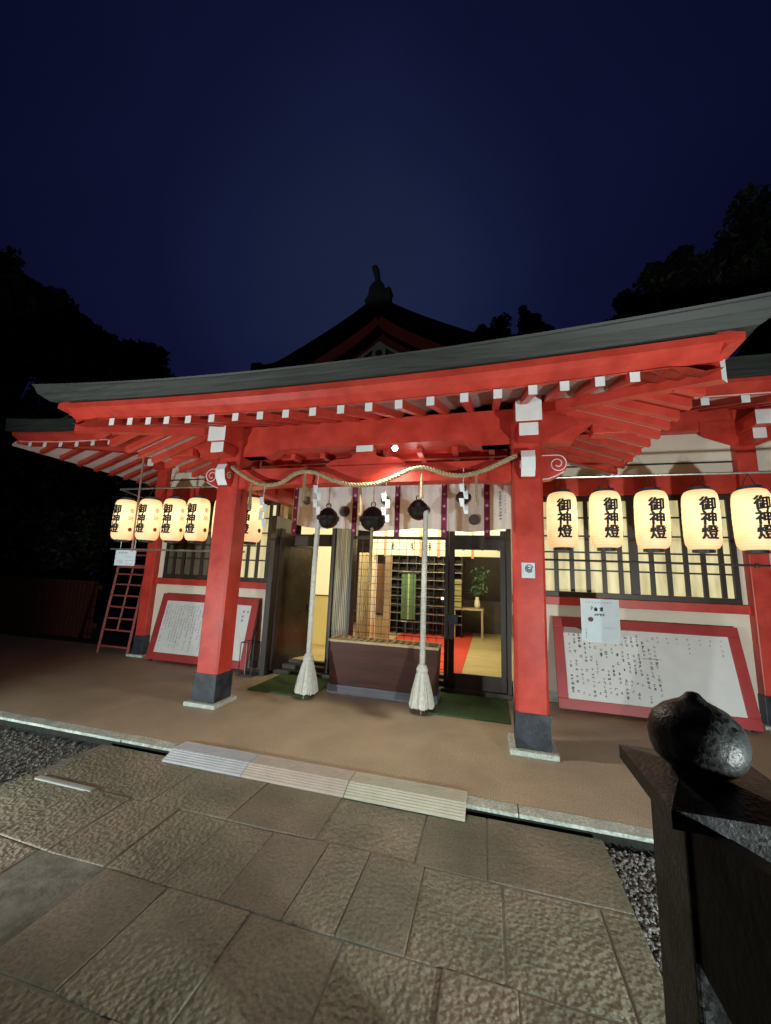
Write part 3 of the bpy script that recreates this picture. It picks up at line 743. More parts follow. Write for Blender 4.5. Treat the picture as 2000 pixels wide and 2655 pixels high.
bmesh.ops.transform(m.b, matrix=Matrix.Translation((gx, 4.372, 4.30)) @ Matrix.Rotation(R(90), 4, 'X'), verts=m.b.verts[:]); m.obj('dark_hole_disc', BLACK, gf, at=(gx, 4.37, 4.3))  # black disc put in for the dark of a round hole
m = MB(); m.prism([(gx - .07, 4.86), (gx, 4.90), (gx + .07, 4.86), (gx + .055, 4.77), (gx, 4.71), (gx - .055, 4.77)], 4.21, 4.265, 'Y'); part(m, 'apex_dark_piece', TILE)  # added dark piece that covers the gable tip to keep it dark
m = MB()                                    # ridge end ornament
m.prism([(gx - .16, 4.92), (gx - .11, 5.00), (gx - .10, 5.10), (gx - .045, 5.17), (gx + .05, 5.18), (gx + .09, 5.12), (gx + .10, 5.03), (gx + .15, 5.07), (gx + .185, 5.05), (gx + .17, 4.97), (gx + .19, 4.90)], 4.16, 4.30, 'Y')
m.tube([(gx + .0, 4.23, 5.17), (gx - .012, 4.21, 5.28), (gx - .03, 4.19, 5.36), (gx - .05, 4.18, 5.41)], [.034, .038, .044, .034], 10)
m.box(gx - .09, gx + .09, 4.30, 8.5, 4.93, 5.08, .02)
part(m, 'ridge_ornament', TILE)
m = MB(); m.box(gx - 1.70, gx - 1.55, 4.10, 4.35, 4.07, 4.20, .02); part(m, 'ridge_ornament', TILE)

# ------------------------------------------------------------------ doorway and room
def rot_z(c, a): return Matrix.Translation(c) @ Matrix.Rotation(a, 4, 'Z') @ Matrix.Translation(-Vector(c))
def door_leaf(x0, x1, y, hinge, ang, panel):
    mt = rot_z((hinge, y, 0), ang) if ang else None
    f = MB()
    f.box(x0, x0 + .075, y - .02, y + .02, .06, 2.12, .004, mt); f.box(x1 - .075, x1, y - .02, y + .02, .06, 2.12, .004, mt)
    f.box(x0 + .0755, x1 - .0755, y - .019, y + .019, .06, .24, .004, mt); f.box(x0 + .0755, x1 - .0755, y - .019, y + .019, 1.86, 2.06, .004, mt)
    d = part(f, 'door', BROWN)
    g = MB(); g.box(x0 + .0757, x1 - .0757, y - .004, y + .004, .2405, 1.8595, 0, mt); g.obj('pane', panel, d)
    h = MB(); hx = x0 + .005 if hinge > (x0 + x1) / 2 else x1 - .125
    h.box(hx, hx + .12, y - .05, y - .0205, .86, .985, .004, mt); h.obj('handle', BLACK, d)
    return d
door_leaf(-.54, .21, 5.42, .21, 0, GLASS)
door_leaf(-3.07, -2.28, 5.24, -3.07, R(72), DOORPANEL)
m = MB()
m.box(-3.184, -3.10, 5.14, 5.60, .0, 2.30, .004); m.box(.212, .262, 5.36, 5.55, .0, 2.599, .004)
m.box(-.595, -.545, 5.38, 5.56, .0, 2.599, .004); m.box(-2.30, -2.245, 5.40, 5.6, 0, 2.599, .004); m.box(-2.0, -1.955, 5.40, 5.6, 0, 2.599, .004)
m.box(-3.099, -2.301, 5.5, 5.58, 1.88, 2.06, .004); m.box(-1.954, -.596, 5.47, 5.53, 2.0, 2.04, .003)
part(m, 'door_frame', BROWN)
m = MB()
for y0, y1, z in ((5.33, 5.50, .06), (5.44, 5.62, .12), (5.56, 5.9, .165)): m.box(-3.09, .261, y0, y1, -.002, z, .006)
part(m, 'threshold', BROWN)
m = MB()                                    # ribbed metal shutter post beside the grille
for k in range(9): m.box(-2.244 + k * .027, -2.244 + k * .027 + .022, 5.44, 5.47 + .006 * (k % 2), .17, 2.59, .004)
part(m, 'ribbed_panel', mat('reflection_streaks', (.10, .075, .04), .4, .4, 5, .2, 60, col2=(.50, .42, .26), stretch=(14, 1, .25)))  # pale streaks paint the metal's reflections into the colour
m = MB()                                    # welded wire grille behind the offering box
for i in range(13):
    x = -1.945 + i * .112; m.box(x - .003, x + .003, 5.486, 5.492, .17, 2.0)
for i in range(18):
    z = .25 + i * .1; m.box(-1.954, -.597, 5.495, 5.502, z - .003, z + .003)
part(m, 'wire_grille', DMETAL)
# the lit room
m = MB(); m.box(-5.2, 2.8, 5.62, 11, .10, .17); part(m, 'room_floor', TATAMI)
m = MB(); m.box(-5.2, 2.8, 10.6, 10.7, .17, 3.0); m.box(-5.2, -5.1, 5.62, 10.6, .17, 3.0); m.box(2.7, 2.8, 5.62, 10.6, .17, 3.0); part(m, 'room_wall', DARKROOM)
m = MB(); m.box(-5.2, 2.8, 5.62, 10.7, 2.85, 2.95); part(m, 'room_ceiling', CREAM)
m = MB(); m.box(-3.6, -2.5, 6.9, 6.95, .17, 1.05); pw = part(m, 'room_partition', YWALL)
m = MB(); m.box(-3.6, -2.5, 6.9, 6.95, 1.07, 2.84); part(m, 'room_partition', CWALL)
m = MB(); m.box(-3.6, -2.5, 6.88, 6.96, 1.05, 1.07); part(m, 'partition_rail', BROWN)

C0 = thing('offering_box', (-1.30, 4.95, 0), 'long dark brown wooden offering box with pale slats on top', 'offering box')
m = MB(); m.loft([[(-1.955, 4.785, .11), (-.625, 4.785, .11), (-.625, 5.12, .11), (-1.955, 5.12, .11)], [(-1.985, 4.77, .615), (-.60, 4.77, .615), (-.60, 5.14, .615), (-1.985, 5.14, .615)]]); m.obj('body', BOXWOOD, C0)
m = MB(); m.box(-1.975, -.60, 4.765, 5.14, .001, .108, .006); m.obj('plinth', mat('grey_board', (.11, .11, .13), .6, .2, 6, .1, 40, stretch=(.4, 1, 3)), C0)
m = MB(); m.box(-1.995, -.59, 4.76, 4.80, .617, .645, .003); m.box(-1.995, -.59, 5.11, 5.15, .617, .645, .003); m.box(-1.995, -1.96, 4.801, 5.109, .617, .645, .003); m.box(-.625, -.59, 4.801, 5.109, .617, .645, .003); m.obj('rim', PALEWOOD, C0)
for i in range(15):
    x = -1.905 + i * .0875; m = MB(); m.prism([(x - .02, .622), (x + .02, .622), (x, .648)], 4.801, 5.109, 'Y'); m.obj('slat', PALEWOOD, C0)
for a, b_, lb in ((-2.91, -2.06, 'green doormat under the left bell rope, before the open dark door'), (-.66, .205, 'green doormat before the closed glass door')):
    m = MB(); m.box(a, b_, 4.48, 5.315, .001, .016, .004); tag(m.obj('door_mat', MATG, at=((a + b_) / 2, 4.9, 0)), lb, 'doormat', 'green mats at the doors')

# furnishings seen through the grille and the glass
m = MB(); m.box(-1.95, -.39, 5.65, 10.0, .172, .180); o = m.obj('carpet', CARPET, at=(-1.2, 7.5, .17)); tag(o, 'red carpet running into the lit room', 'carpet')
m = MB(); xs = lin(-2.20, -1.93, 30); V = [(x, 6.42 + .022 * math.sin(i * 1.5)) for i, x in enumerate(xs)]
m.loft([[(x, y, .2), (x, y, 1.85)] for x, y in V], close=False); tag(m.obj('inner_curtain', CREAM, at=(-2.06, 6.42, .2)), 'cream curtain drawn to the left inside the wire grille', 'curtain')
m = MB(); m.box(-2.0, -1.93, 6.58, 6.64, .172, 2.84); part(m, 'inner_post', PLASTER)
m = MB(); m.box(-1.92, -1.81, 7.15, 7.25, .172, 2.84); part(m, 'inner_post', PALEWOOD)
S0 = thing('shelf_unit', (-2.05, 7.5, .17), 'brown wooden shelf unit left of the pale post inside the room', 'shelf unit')
m = MB(); m.box(-2.2, -1.98, 7.4, 7.7, .172, .72, .004); m.obj('cabinet', PALEWOOD, S0)
m = MB(); m.box(-2.2, -1.98, 7.42, 7.7, .76, 1.7, .004); m.obj('upper_case', mat('brown_case', (.16, .075, .03), .5, .2, 5, .1, 40), S0)
m = MB(); m.box(-2.22, -1.96, 7.38, 7.7, .722, .758, .003); m.obj('shelf', BROWN, S0)
S1 = thing('display_rack', (-1.75, 9.0, .17), 'tall dark rack of square shelves behind the green hanging cloth', 'rack')
m = MB()
for i in range(9): m.box(-2.3 + i * .21, -2.285 + i * .21, 9.0, 9.3, .172, 2.3)
m.obj('upright', DMETAL, S1)
m = MB()
for i in range(10): m.box(-2.3, -.6, 8.995, 9.3, .45 + i * .19, .464 + i * .19)
m.obj('shelf', METAL, S1)
m = MB(); m.box(-2.3, -.6, 9.301, 9.32, .172, 2.4); m.obj('back_panel', DARKROOM, S1)
H0 = thing('green_hanging', (-1.72, 8.4, .57), 'green cloth hanging with a pale centre stripe, seen through the grille', 'hanging')
m = MB(); m.box(-1.88, -1.57, 8.46, 8.48, .56, 1.54, .003); m.obj('cloth', GREENC, H0)
m = MB(); m.box(-1.735, -1.705, 8.45, 8.459, .56, 1.54); m.obj('stripe', mat('pale_green_stripe', (.30, .46, .26), .8, .1, 8, 0), H0)
m = MB(); m.box(-1.95, -1.5, 8.44, 8.5, 1.545, 1.575); m.obj('rod', BROWN, H0)
T0 = thing('table', (-.47, 9.3, .17), 'light wooden table with thin legs behind the glass door', 'table')
m = MB(); m.box(-.80, -.14, 9.0, 9.62, .785, .82, .004); m.obj('tabletop', PALEWOOD, T0)
for x in (-.77, -.17):
    for y in (9.03, 9.59):
        m = MB(); m.box(x - .02, x + .02, y - .02, y + .02, .172, .784); m.obj('leg', PALEWOOD, T0)
m = MB()
for k in range(5): m.box(-.80, -.62, 9.3, 9.46, .822 + k * .13, .94 + k * .13, .008)
tag(m.obj('sign_lamp', SCREENL, at=(-.71, 9.38, .822)), 'stack of glowing yellow boxes on the inner table', 'boxes')
F0 = thing('flower_vase', (-.28, 9.3, .822), 'vase with green sprigs on the inner table', 'vase')
m = MB(); m.lathe([(.05, .0), (.07, .06), (.06, .16), (.035, .22), (.045, .25)], (-.28, 9.3, .822), 14); m.obj('vase', PLASTER, F0, True)
m = MB()
for k in range(110):
    a = random.uniform(0, 6.28); h = random.uniform(.05, .70); r = random.uniform(.02, .26)
    c = Vector((-.24 + r * math.cos(a), 9.3 + r * math.sin(a) * .6, 1.05 + h)); d = Vector((random.uniform(-1, 1), random.uniform(-1, 1), random.uniform(-.5, 1))).normalized() * .06
    e = d.cross(Vector((random.random(), random.random(), random.random()))).normalized() * .022
    m._f([m.b.verts.new(c - d), m.b.verts.new(c + e), m.b.verts.new(c + d), m.b.verts.new(c - e)])
m.obj('sprig', GREENC, F0)
m = MB(); m.box(-.9, 2.6, 10.15, 10.5, .172, .95); part(m, 'room_counter', mat('counter_front', (.07, .06, .055), .4, .3, 5, .1, 40))
m = MB(); b_ = m.box(-2.0, .3, 6.50, 6.505, 1.83, 2.3); o = m.obj('inner_banner', BANNER, at=(-.9, 6.5, 1.83)); tag(o, 'self-glowing white banner with crests across the top of the room', 'banner')
m = MB()
for i, x in enumerate((-1.62, -1.28, -.98, -.70, -.42, -.12, .14)):
    for k in range(3): scribble(m, x, 1.985 + .03 * (k - 1), .06, 6.496, blocky=True)
m.obj('cloth_mark', INKG, o, at=(-.9, 6.5, 1.83))
TB = mat('orange_band', (.62, .28, .14), .8, .1, 8, 0)
for x in (-1.75, -1.13, -.82, -.27):
    m = MB(); m.box(x - .02, x + .02, 6.488, 6.494, 1.80, 2.3); m.obj('tie_band', TB, o, at=(-.9, 6.5, 1.83))
m = MB(); m.lathe([(.02, 0), (.028, .02), (.02, .05)], (-.95, 8.2, 1.03), 10); m.obj  # small lamp on the rack
m.obj('small_lamp', glow('small_lamp_glow', (1, .8, .5), (1, .9, .7), 3), at=(-.95, 8.2, 1.03)); bpy.data.objects['small_lamp']['label'] = 'tiny bright lamp glowing deep inside the room'; bpy.data.objects['small_lamp']['category'] = 'lamp'

# ------------------------------------------------------------------ curtain, bands, bells, ropes
K0 = thing('shrine_curtain', (-1.25, 5.0, 2.07), 'white ceremonial curtain with purple bands across the entrance', 'curtain')
def cy(x): return 5.0 + .016 * math.sin(x * 21) + .010 * math.sin(x * 47 + 1) + (.10 * max(0, (-2.45 - x) / .4) ** 1.5)
def cb(x): return 2.075 + .02 * math.sin(x * 5.3) + .12 * max(0, (-2.25 - x) / .55) ** 1.3
m = MB(); xs = lin(-2.82, .30, 130)
m.loft([[(x, cy(x) + .02 * (z_ - .5) * math.sin(x * 13), cb(x) + (2.72 - cb(x)) * z_) for z_ in (0, .25, .5, .75, 1)] for x in xs], close=False)
m.obj('cloth', CLOTH, K0, True)
BX = [-2.735, -1.80, -1.20, -.57, -.03]
for x in BX:
    m = MB(); m.loft([[(x - .036, cy(x) - .022, 1.985), (x + .036, cy(x) - .022, 1.985)], [(x - .036, cy(x) - .025, 2.35), (x + .036, cy(x) - .025, 2.35)], [(x - .036, cy(x) - .022, 2.73), (x + .036, cy(x) - .022, 2.73)]], close=False)
    b = m.obj('band', PURPLE, K0)
    for z in (2.06, 2.22, 2.39, 2.55, 2.68):
        m = MB(); m.prism([(x + (.017 + .006 * math.cos(5 * a)) * math.cos(a), z + (.017 + .006 * math.cos(5 * a)) * math.sin(a)) for a in lin(0, 2 * math.pi, 30)[:-1]], cy(x) - .0285, cy(x) - .0265, 'Y')
        m.obj('flower', PURPLEW, b)
for x, z, r in ((-2.545, 2.494, .062), (-1.948, 2.327, .078), (-1.37, 2.477, .062), (-.811, 2.34, .06), (-.187, 2.21, .07)):  # flat grey-brown discs laid on the cloth
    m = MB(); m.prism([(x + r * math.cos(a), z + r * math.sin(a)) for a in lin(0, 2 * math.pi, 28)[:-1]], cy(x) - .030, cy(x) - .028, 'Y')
    c = m.obj('cloth_mark', mat('taupe_disc', (.13, .105, .10), .85, .25, 25, 0) if 'taupe_disc' not in MATS else MATS['taupe_disc'], K0)
m = MB()
for k in range(9): scribble(m, .135, 2.56 - k * .042, .034, cy(.135) - .022, blocky=True)
for k in range(9): scribble(m, .195, 2.59 - k * .036, .022, cy(.195) - .022)
m.obj('writing', INKG, K0)
m = MB(); m.tube([(-3.05, 5.0, 2.735), (.42, 5.0, 2.735)], .012, 8); m.obj('rod', BROWN, K0)

RP = [(.27, 3.80, 2.655), (.235, 3.72, 2.628), (.12, 3.72, 2.575), (-.05, 3.72, 2.50), (-.25, 3.72, 2.455), (-.42, 3.72, 2.475), (-.56, 3.72, 2.53), (-.655, 3.72, 2.55), (-.78, 3.72, 2.53), (-.95, 3.72, 2.455), (-1.12, 3.72, 2.40), (-1.288, 3.72, 2.385), (-1.46, 3.72, 2.40), (-1.63, 3.72, 2.455), (-1.80, 3.72, 2.53), (-1.948, 3.72, 2.555), (-2.07, 3.72, 2.53), (-2.2, 3.72, 2.45), (-2.33, 3.72, 2.415), (-2.50, 3.72, 2.43), (-2.70, 3.72, 2.52), (-2.87, 3.72, 2.63), (-2.92, 3.80, 2.665)]
def smooth_path(p, k=4):
    p = [Vector(q) for q in p]; out = []
    for i in range(len(p) - 1):
        a, b_, c, d = p[max(0, i - 1)], p[i], p[i + 1], p[min(len(p) - 1, i + 2)]
        for j in range(k):
            t = j / k; out.append(.5 * ((2 * b_) + (c - a) * t + (2 * a - 5 * b_ + 4 * c - d) * t * t + (3 * b_ - a - 3 * c + d) * t ** 3))
    return out + [p[-1]]
m = MB(); m.twist(smooth_path(RP), .026, 3, .10); tag(m.obj('sacred_rope', ROPE, at=(-1.3, 3.72, 2.4), smooth=True), 'thick twisted straw rope swagged between the two porch columns', 'rope')

def shide(x, y, z, s, lb):
    m = MB(); w = .05 * s; pts = []
    for k in range(4):
        xo = (.022 if k % 2 else -.022) * s
        a = z - k * .085 * s
        m.loft([[(x + xo - w * .6, y + .004 * k, a), (x + xo + w * .6, y + .004 * k, a)], [(x + xo - w * .45 + .012, y - .012 + .004 * k, a - .10 * s), (x + xo + w * .7, y - .012 + .004 * k, a - .10 * s)]], close=False)
    m.tube([(x, y + .02, z + .16), (x, y, z)], .004, 5)
    return tag(m.obj('paper_streamer', PAPER, at=(x, y, z)), lb, 'paper streamer', 'zigzag paper streamers on the rope')
shide(-2.45, 3.74, 2.28, .95, 'white zigzag paper streamer beside the left porch column')
shide(-1.80, 3.74, 2.40, .9, 'white zigzag paper streamer behind the top of the left bell rope')
shide(-1.03, 3.74, 2.30, .85, 'bluish zigzag paper streamer right of the middle black bell')
shide(-.245, 3.74, 2.38, .85, 'white zigzag paper streamer near the right porch column')
for x, z, lb in ((-2.62, 2.44, 'straw tassel beside the left paper streamer'), (-1.95, 2.53, 'straw tassel hanging left of the left bell'), (-1.30, 2.37, 'straw tassel hanging before the middle bell'), (-.66, 2.54, 'straw tassel hanging before the right bell'), (-.12, 2.46, 'straw tassel right of the rightmost paper streamer')):
    m = MB()
    for k in range(16):
        a = random.uniform(0, 6.28); r = random.uniform(.0, .02)
        m.tube([(x + r * .4 * math.cos(a), 3.735 + r * .4 * math.sin(a), z), (x + r * math.cos(a), 3.735 + r * math.sin(a), z - .16), (x + 1.5 * r * math.cos(a) + .004, 3.735 + r * math.sin(a), z - random.uniform(.26, .31))], .0035, 4)
    tag(m.obj('straw_tassel', ROPE, at=(x, 3.735, z)), lb, 'straw tassel', 'straw tassels on the rope')

def bell(x, y, z, r, lb):
    b = thing('bell', (x, y, z), lb, 'bell', 'black crotal bells over the bell ropes')
    m = MB(); m.lathe([(.012, 1.1 * r), (r * .45, .95 * r), (r * .85, .55 * r), (r, .08 * r), (r * 1.07, 0), (r, -.08 * r), (r * .9, -.5 * r), (r * .55, -.85 * r), (.01, -r)], (x, y, z), 28); m.obj('body', BELL, b, True)
    m = MB(); m.lathe([(r * 1.0, -.035), (r * 1.10, -.02), (r * 1.10, .02), (r * 1.0, .035)], (x, y, z), 28); m.obj('rim', BELL, b)
    m = MB(); m.tube([(x + .03 * math.cos(t), y, z + 1.25 * r + .03 * math.sin(t)) for t in lin(0, 2 * math.pi, 14)], .008, 6); m.obj('loop', BELL, b)
    m = MB(); m.tube([(x, y, z + 1.2 * r), (x, y, 2.80)], .010, 6); m.obj('hanger', mat('red_white_cord', (.55, .35, .32), .8, .5, 40, 0, stretch=(1, 1, 1)), b)
bell(-2.03, 4.60, 2.17, .135, 'black bell above the left white rope')
bell(-1.42, 4.60, 2.155, .155, 'largest black bell, in the middle of the curtain')
bell(-.84, 4.60, 2.27, .125, 'black bell above the right white rope')
bell(-.30, 4.60, 2.42, .085, 'smallest black bell, near the right porch column')
def bell_rope(x, lb, ztop, lean):
    b = thing('bell_rope', (x, 4.5, .07), lb, 'bell rope', 'white ropes for ringing the bells')
    m = MB(); m.twist(smooth_path([(x + lean, 4.53, ztop), (x + lean * .6, 4.5, 1.6), (x + lean * .2, 4.5, 1.0), (x, 4.5, .46)]), .034, 3, .085); m.obj('rope', ROPEW, b, True)
    m = MB(); rings = []
    for r, z in ((.040, .50), (.062, .46), (.066, .44), (.060, .415), (.066, .395), (.085, .30), (.110, .19), (.128, .10), (.135, .072)):
        rings.append([(x + (r * (1 + (.07 * math.sin(k * 7.3) if z < .4 else 0))) * math.cos(t), 4.5 + (r * (1 + (.07 * math.sin(k * 7.3) if z < .4 else 0))) * math.sin(t), z + (.010 * math.sin(k * 3.1) if z < .08 else 0)) for k, t in enumerate(2 * math.pi * k / 40 for k in range(40))])
    m.loft(rings)
    for k in range(46):
        a = random.uniform(0, 6.28); m.tube([(x + .065 * math.cos(a), 4.5 + .065 * math.sin(a), .39), (x + .115 * math.cos(a), 4.5 + .115 * math.sin(a), .2), (x + .138 * math.cos(a), 4.5 + .138 * math.sin(a), random.uniform(.05, .08))], .005, 4)
    m.tube([(x + .01, 4.42, .09), (x + .012, 4.40, .01)], .003, 4)
    m.obj('tassel', ROPEW, b, False)
bell_rope(-2.125, 'white bell rope with tassel hanging over the left green mat', 2.15, -.005)
bell_rope(-.735, 'white bell rope with tassel hanging before the right end of the offering box', 2.25, 0)
m = MB(); m.twist([(-1.40, 4.52, 2.10), (-1.40, 4.52, 1.35)], .022, 3, .07); tag(m.obj('dark_bell_rope', ROPE, at=(-1.40, 4.52, 1.35), smooth=True), 'short olive brown rope under the middle black bell', 'bell rope')

# ------------------------------------------------------------------ lanterns
LY = 4.26
def wrap(b, r, ang):
    for v in b.verts:
        a = v.co.x / r + ang; v.co = Vector((r * math.sin(a), -r * math.cos(a), v.co.z))
def make_lantern():
    b = thing('paper_lantern', (0, LY, 2.10), 'x', 'lantern', 'paper lanterns hung along the front poles')
    r0 = .142
    prof = [(.085, -.285), (.118, -.268), (.135, -.235), (r0, -.17), (r0 + .003, 0), (r0, .17), (.135, .235), (.118, .268), (.085, .285)]
    P2 = []
    for (ra, za), (rb, zb) in zip(prof, prof[1:]):
        n = max(1, int(abs(zb - za) / .026))
        for k in range(n): P2.append((ra + (rb - ra) * k / n + (.0015 if k % 2 else 0), za + (zb - za) * k / n))
    P2.append(prof[-1])
    m = MB(); m.lathe(P2, (0, LY, 2.10), 32)
    s = m.obj('shade', LANTERN, b, True)
    m = MB(); m.lathe([(.080, .278), (.090, .280), (.090, .312), (.080, .314)], (0, LY, 2.10), 24); m.obj('top_ring', BLACK, b)
    m = MB(); m.lathe([(.078, -.312), (.088, -.310), (.088, -.280), (.078, -.278)], (0, LY, 2.10), 24); m.obj('bottom_ring', BLACK, b)
    m = MB(); m.tube([(.06, LY, 2.412), (.03, LY, 2.48), (0, LY, 2.535), (-.03, LY, 2.48), (-.06, LY, 2.412)], .004, 5); m.obj('handle', DMETAL, b)
    m = MB()
    for i, ch in enumerate('御神燈'):
        for q, (dx, dz) in enumerate(((0, 0), (.006, 0), (-.006, 0), (0, .004), (0, -.004), (.004, .004), (-.004, -.004))):
            t = text_bm(ch, .138, 0, sub=.02)
            bmesh.ops.translate(t, vec=(dx, 0, .122 - i * .131 + dz), verts=t.verts[:]); wrap(t, r0 + .005 + q * .0004, 0.0)
            add_bm(m, t, Matrix.Translation((0, LY, 2.10)))
    m.obj('lettering', INK, b)
    m = MB()
    for i, ch in enumerate('奉納'):
        t = text_bm(ch, .075, 0, sub=.02); bmesh.ops.translate(t, vec=(0, 0, .115 - i * .10), verts=t.verts[:]); wrap(t, r0 + .005, R(78)); add_bm(m, t, Matrix.Translation((0, LY, 2.10)))
    m.obj('side_lettering', INKY, b)
    m = MB(); t = bmesh.new(); bmesh.ops.create_circle(t, cap_ends=True, segments=20, radius=.028)
    bmesh.ops.triangulate(t, faces=t.faces[:]); bmesh.ops.transform(t, matrix=Matrix.Rotation(R(90), 4, 'X'), verts=t.verts[:])
    bmesh.ops.translate(t, vec=(0, 0, -.14), verts=t.verts[:]); wrap(t, r0 + .006, R(80)); add_bm(m, t, Matrix.Translation((0, LY, 2.10)))
    m.obj('seal', INKR, b)
    return b
LX = [-4.98, -4.555, -4.15, -3.75, -3.34, -2.93, .72, 1.125, 1.53, 1.94, 2.345]
LL = ['lit paper lantern at the far left end of the poles, beyond the hall pillar', 'lit paper lantern, second from the left end, in front of the left hall pillar', 'lit paper lantern, third from the left end, by the dark window half', 'lit paper lantern, fourth from the left end, just left of the half hidden one', 'lit paper lantern half hidden by the left edge of the left porch column', 'lit paper lantern peeping out on the right of the left porch column',
      'lit paper lantern next to the right porch column', 'second lit paper lantern to the right of the right porch column', 'third lit paper lantern right of the column, before the window middle post', 'fourth lit paper lantern right of the column, by the window end', 'lit paper lantern at the right edge of the photo']
L0 = make_lantern()
for i, x in enumerate(LX):
    if i == 0: L0.location.x = x; L0['label'] = LL[0]; src = L0
    else:
        c = clone_tree(L0, (x - LX[0], random.uniform(-.008, .008), 0)); c['label'] = LL[i]
        c.rotation_euler.z = R(random.uniform(-1, 9)); c.rotation_euler.x = R(random.uniform(-1.5, 1.5)); c.location.z += random.uniform(-.006, .008)
m = MB(); m.tube([(-5.15, LY + .005, 2.55), (-2.6, LY + .005, 2.555)], .012, 8); m.tube([(-5.14, LY, 2.545), (-5.60, 5.40, 2.56)], .010, 8)
tag(m.obj('lantern_pole', METAL, at=(-4, LY, 2.55)), 'upper metal pole carrying the left lanterns', 'pole')
m = MB(); m.tube([(.50, LY + .005, 2.548), (4.2, LY + .005, 2.548)], .012, 8); tag(m.obj('lantern_pole', METAL, at=(2, LY, 2.55)), 'upper metal pole carrying the right lanterns', 'pole')
m = MB(); m.tube([(-5.15, LY, 1.690), (-2.99, LY, 1.692)], .012, 8)
for x in (-4.98, -4.73): m.tube([(x, LY, 1.70), (x, LY, 1.83)], .006, 6)
tag(m.obj('rail_pole', METAL, at=(-4, LY, 1.69)), 'lower metal pole under the left lanterns', 'pole')
m = MB(); m.tube([(.45, LY, 1.688), (4.2, LY, 1.672)], .011, 8); m.lathe([(.016, -.02), (.02, 0), (.016, .02)], (2.33, LY, 1.68), 10); tag(m.obj('rail_pole', DMETAL, at=(2, LY, 1.68)), 'lower dark pole under the right lanterns', 'pole')
m = MB(); m.tube([(-4.79, LY - .02, 3.20), (-4.75, LY - .02, 1.66)], .013, 8); m.box(-4.83, -4.75, LY - .06, LY + .02, 3.06, 3.2, .004); tag(m.obj('hanger_pole', mat('weathered_pole', (.30, .17, .12), .6, .2, 10, .1, 60), at=(-4.77, LY, 2.4)), 'thin vertical pole hanging from the eave beside the left lanterns', 'pole')

# ------------------------------------------------------------------ notice boards, posters, rack
def board(x0, x1, z1, ybase, lab_, writer):
    b = thing('notice_board', ((x0 + x1) / 2, ybase, 0), lab_, 'notice board', 'red framed boards leaning on the hall wall')
    ang = -math.atan2(YW - .055 - ybase, z1); mt = Matrix.Translation((0, ybase, .03)) @ Matrix.Rotation(ang, 4, 'X')
    L = (z1 - .03) / math.cos(ang); f = .11
    m = MB()
    m.box(x0, x1, -.02, .02, 0, f, .004, mt); m.box(x0, x1, -.02, .02, L - f, L, .004, mt)
    m.box(x0, x0 + f, -.019, .019, f + .0005, L - f - .0005, .004, mt); m.box(x1 - f, x1, -.019, .019, f + .0005, L - f - .0005, .004, mt)
    m.obj('frame', mat('red_board_frame', (.36, .035, .035), .45, .12, 4, .15, 60) if 'red_board_frame' not in MATS else MATS['red_board_frame'], b)
    m = MB(); m.box(x0 + f + .0006, x1 - f - .0006, -.006, .006, f + .001, L - f - .001, 0, mt); m.obj('sheet', BPAPER, b)
    m = MB(); m2 = MB(); writer(m, m2, x0 + f, x1 - f, f, L - f)
    bmesh.ops.transform(m.b, matrix=mt, verts=m.b.verts[:]); bmesh.ops.transform(m2.b, matrix=mt, verts=m2.b.verts[:])
    m.obj('writing', INKG, b)
    if len(m2.b.verts): m2.obj('red_writing', INKR, b)
    else: m2.b.free()
    m = MB()
    for x in (x0 + .05, x1 - .05): m.box(x - .02, x + .02, ybase + .03, ybase + .07, .001, .03)
    m.obj('foot', BROWN, b)
def write_left(m, m2, x0, x1, z0, z1):
    n = 21; W_ = (x1 - x0) * .70
    for c in range(n):
        x = x0 + .05 + W_ * c / n; z = z1 - .06 - random.uniform(0, .03); end = z0 + .05 + random.choice((0, .02, .3, .05, .15))
        while z > end:
            if random.random() > .10: scribble(m, x, z, random.uniform(.026, .034), -.0085)
            z -= .034
    z = z1 - .10
    for k in range(3): scribble(m, x1 - .12 - .001 * k, z - .07 * k, .045, -.0085, blocky=True)
    scribble(m, x1 - .05, z, .04, -.0085, blocky=True)
def write_right(m, m2, x0, x1, z0, z1):
    n = 17; W_ = (x1 - x0) * .56
    for c in range(n):
        x = x0 + .06 + W_ * c / n; z = z1 - .05 - random.uniform(0, .05)
        while z > z0 + .05:
            if random.random() > .12: scribble(m, x, z, random.uniform(.030, .044), -.0085, blocky=random.random() < .25)
            z -= random.choice((.042, .042, .05, .11))
    m.box(x0 + W_ * .86, x0 + W_ * 1.06, -.0088, -.0084, (z0 + z1) / 2 + .10, (z0 + z1) / 2 + .104)
    for c in range(7):
        x = x0 + W_ * 1.05 + c * .105
        for k in range(random.choice((2, 3, 4))): scribble(m2 if c % 3 == 2 and k % 2 else m, x + random.uniform(-.01, .01), z1 - .06 - k * .05, .026, -.0085)
board(-5.27, -3.455, 1.035, 5.23, 'leaning board with neat dense columns of script, behind the left porch column', write_left)
board(.765, 2.71, 1.03, 5.16, 'leaning board with script on its left half, behind the black stone finial', write_right)

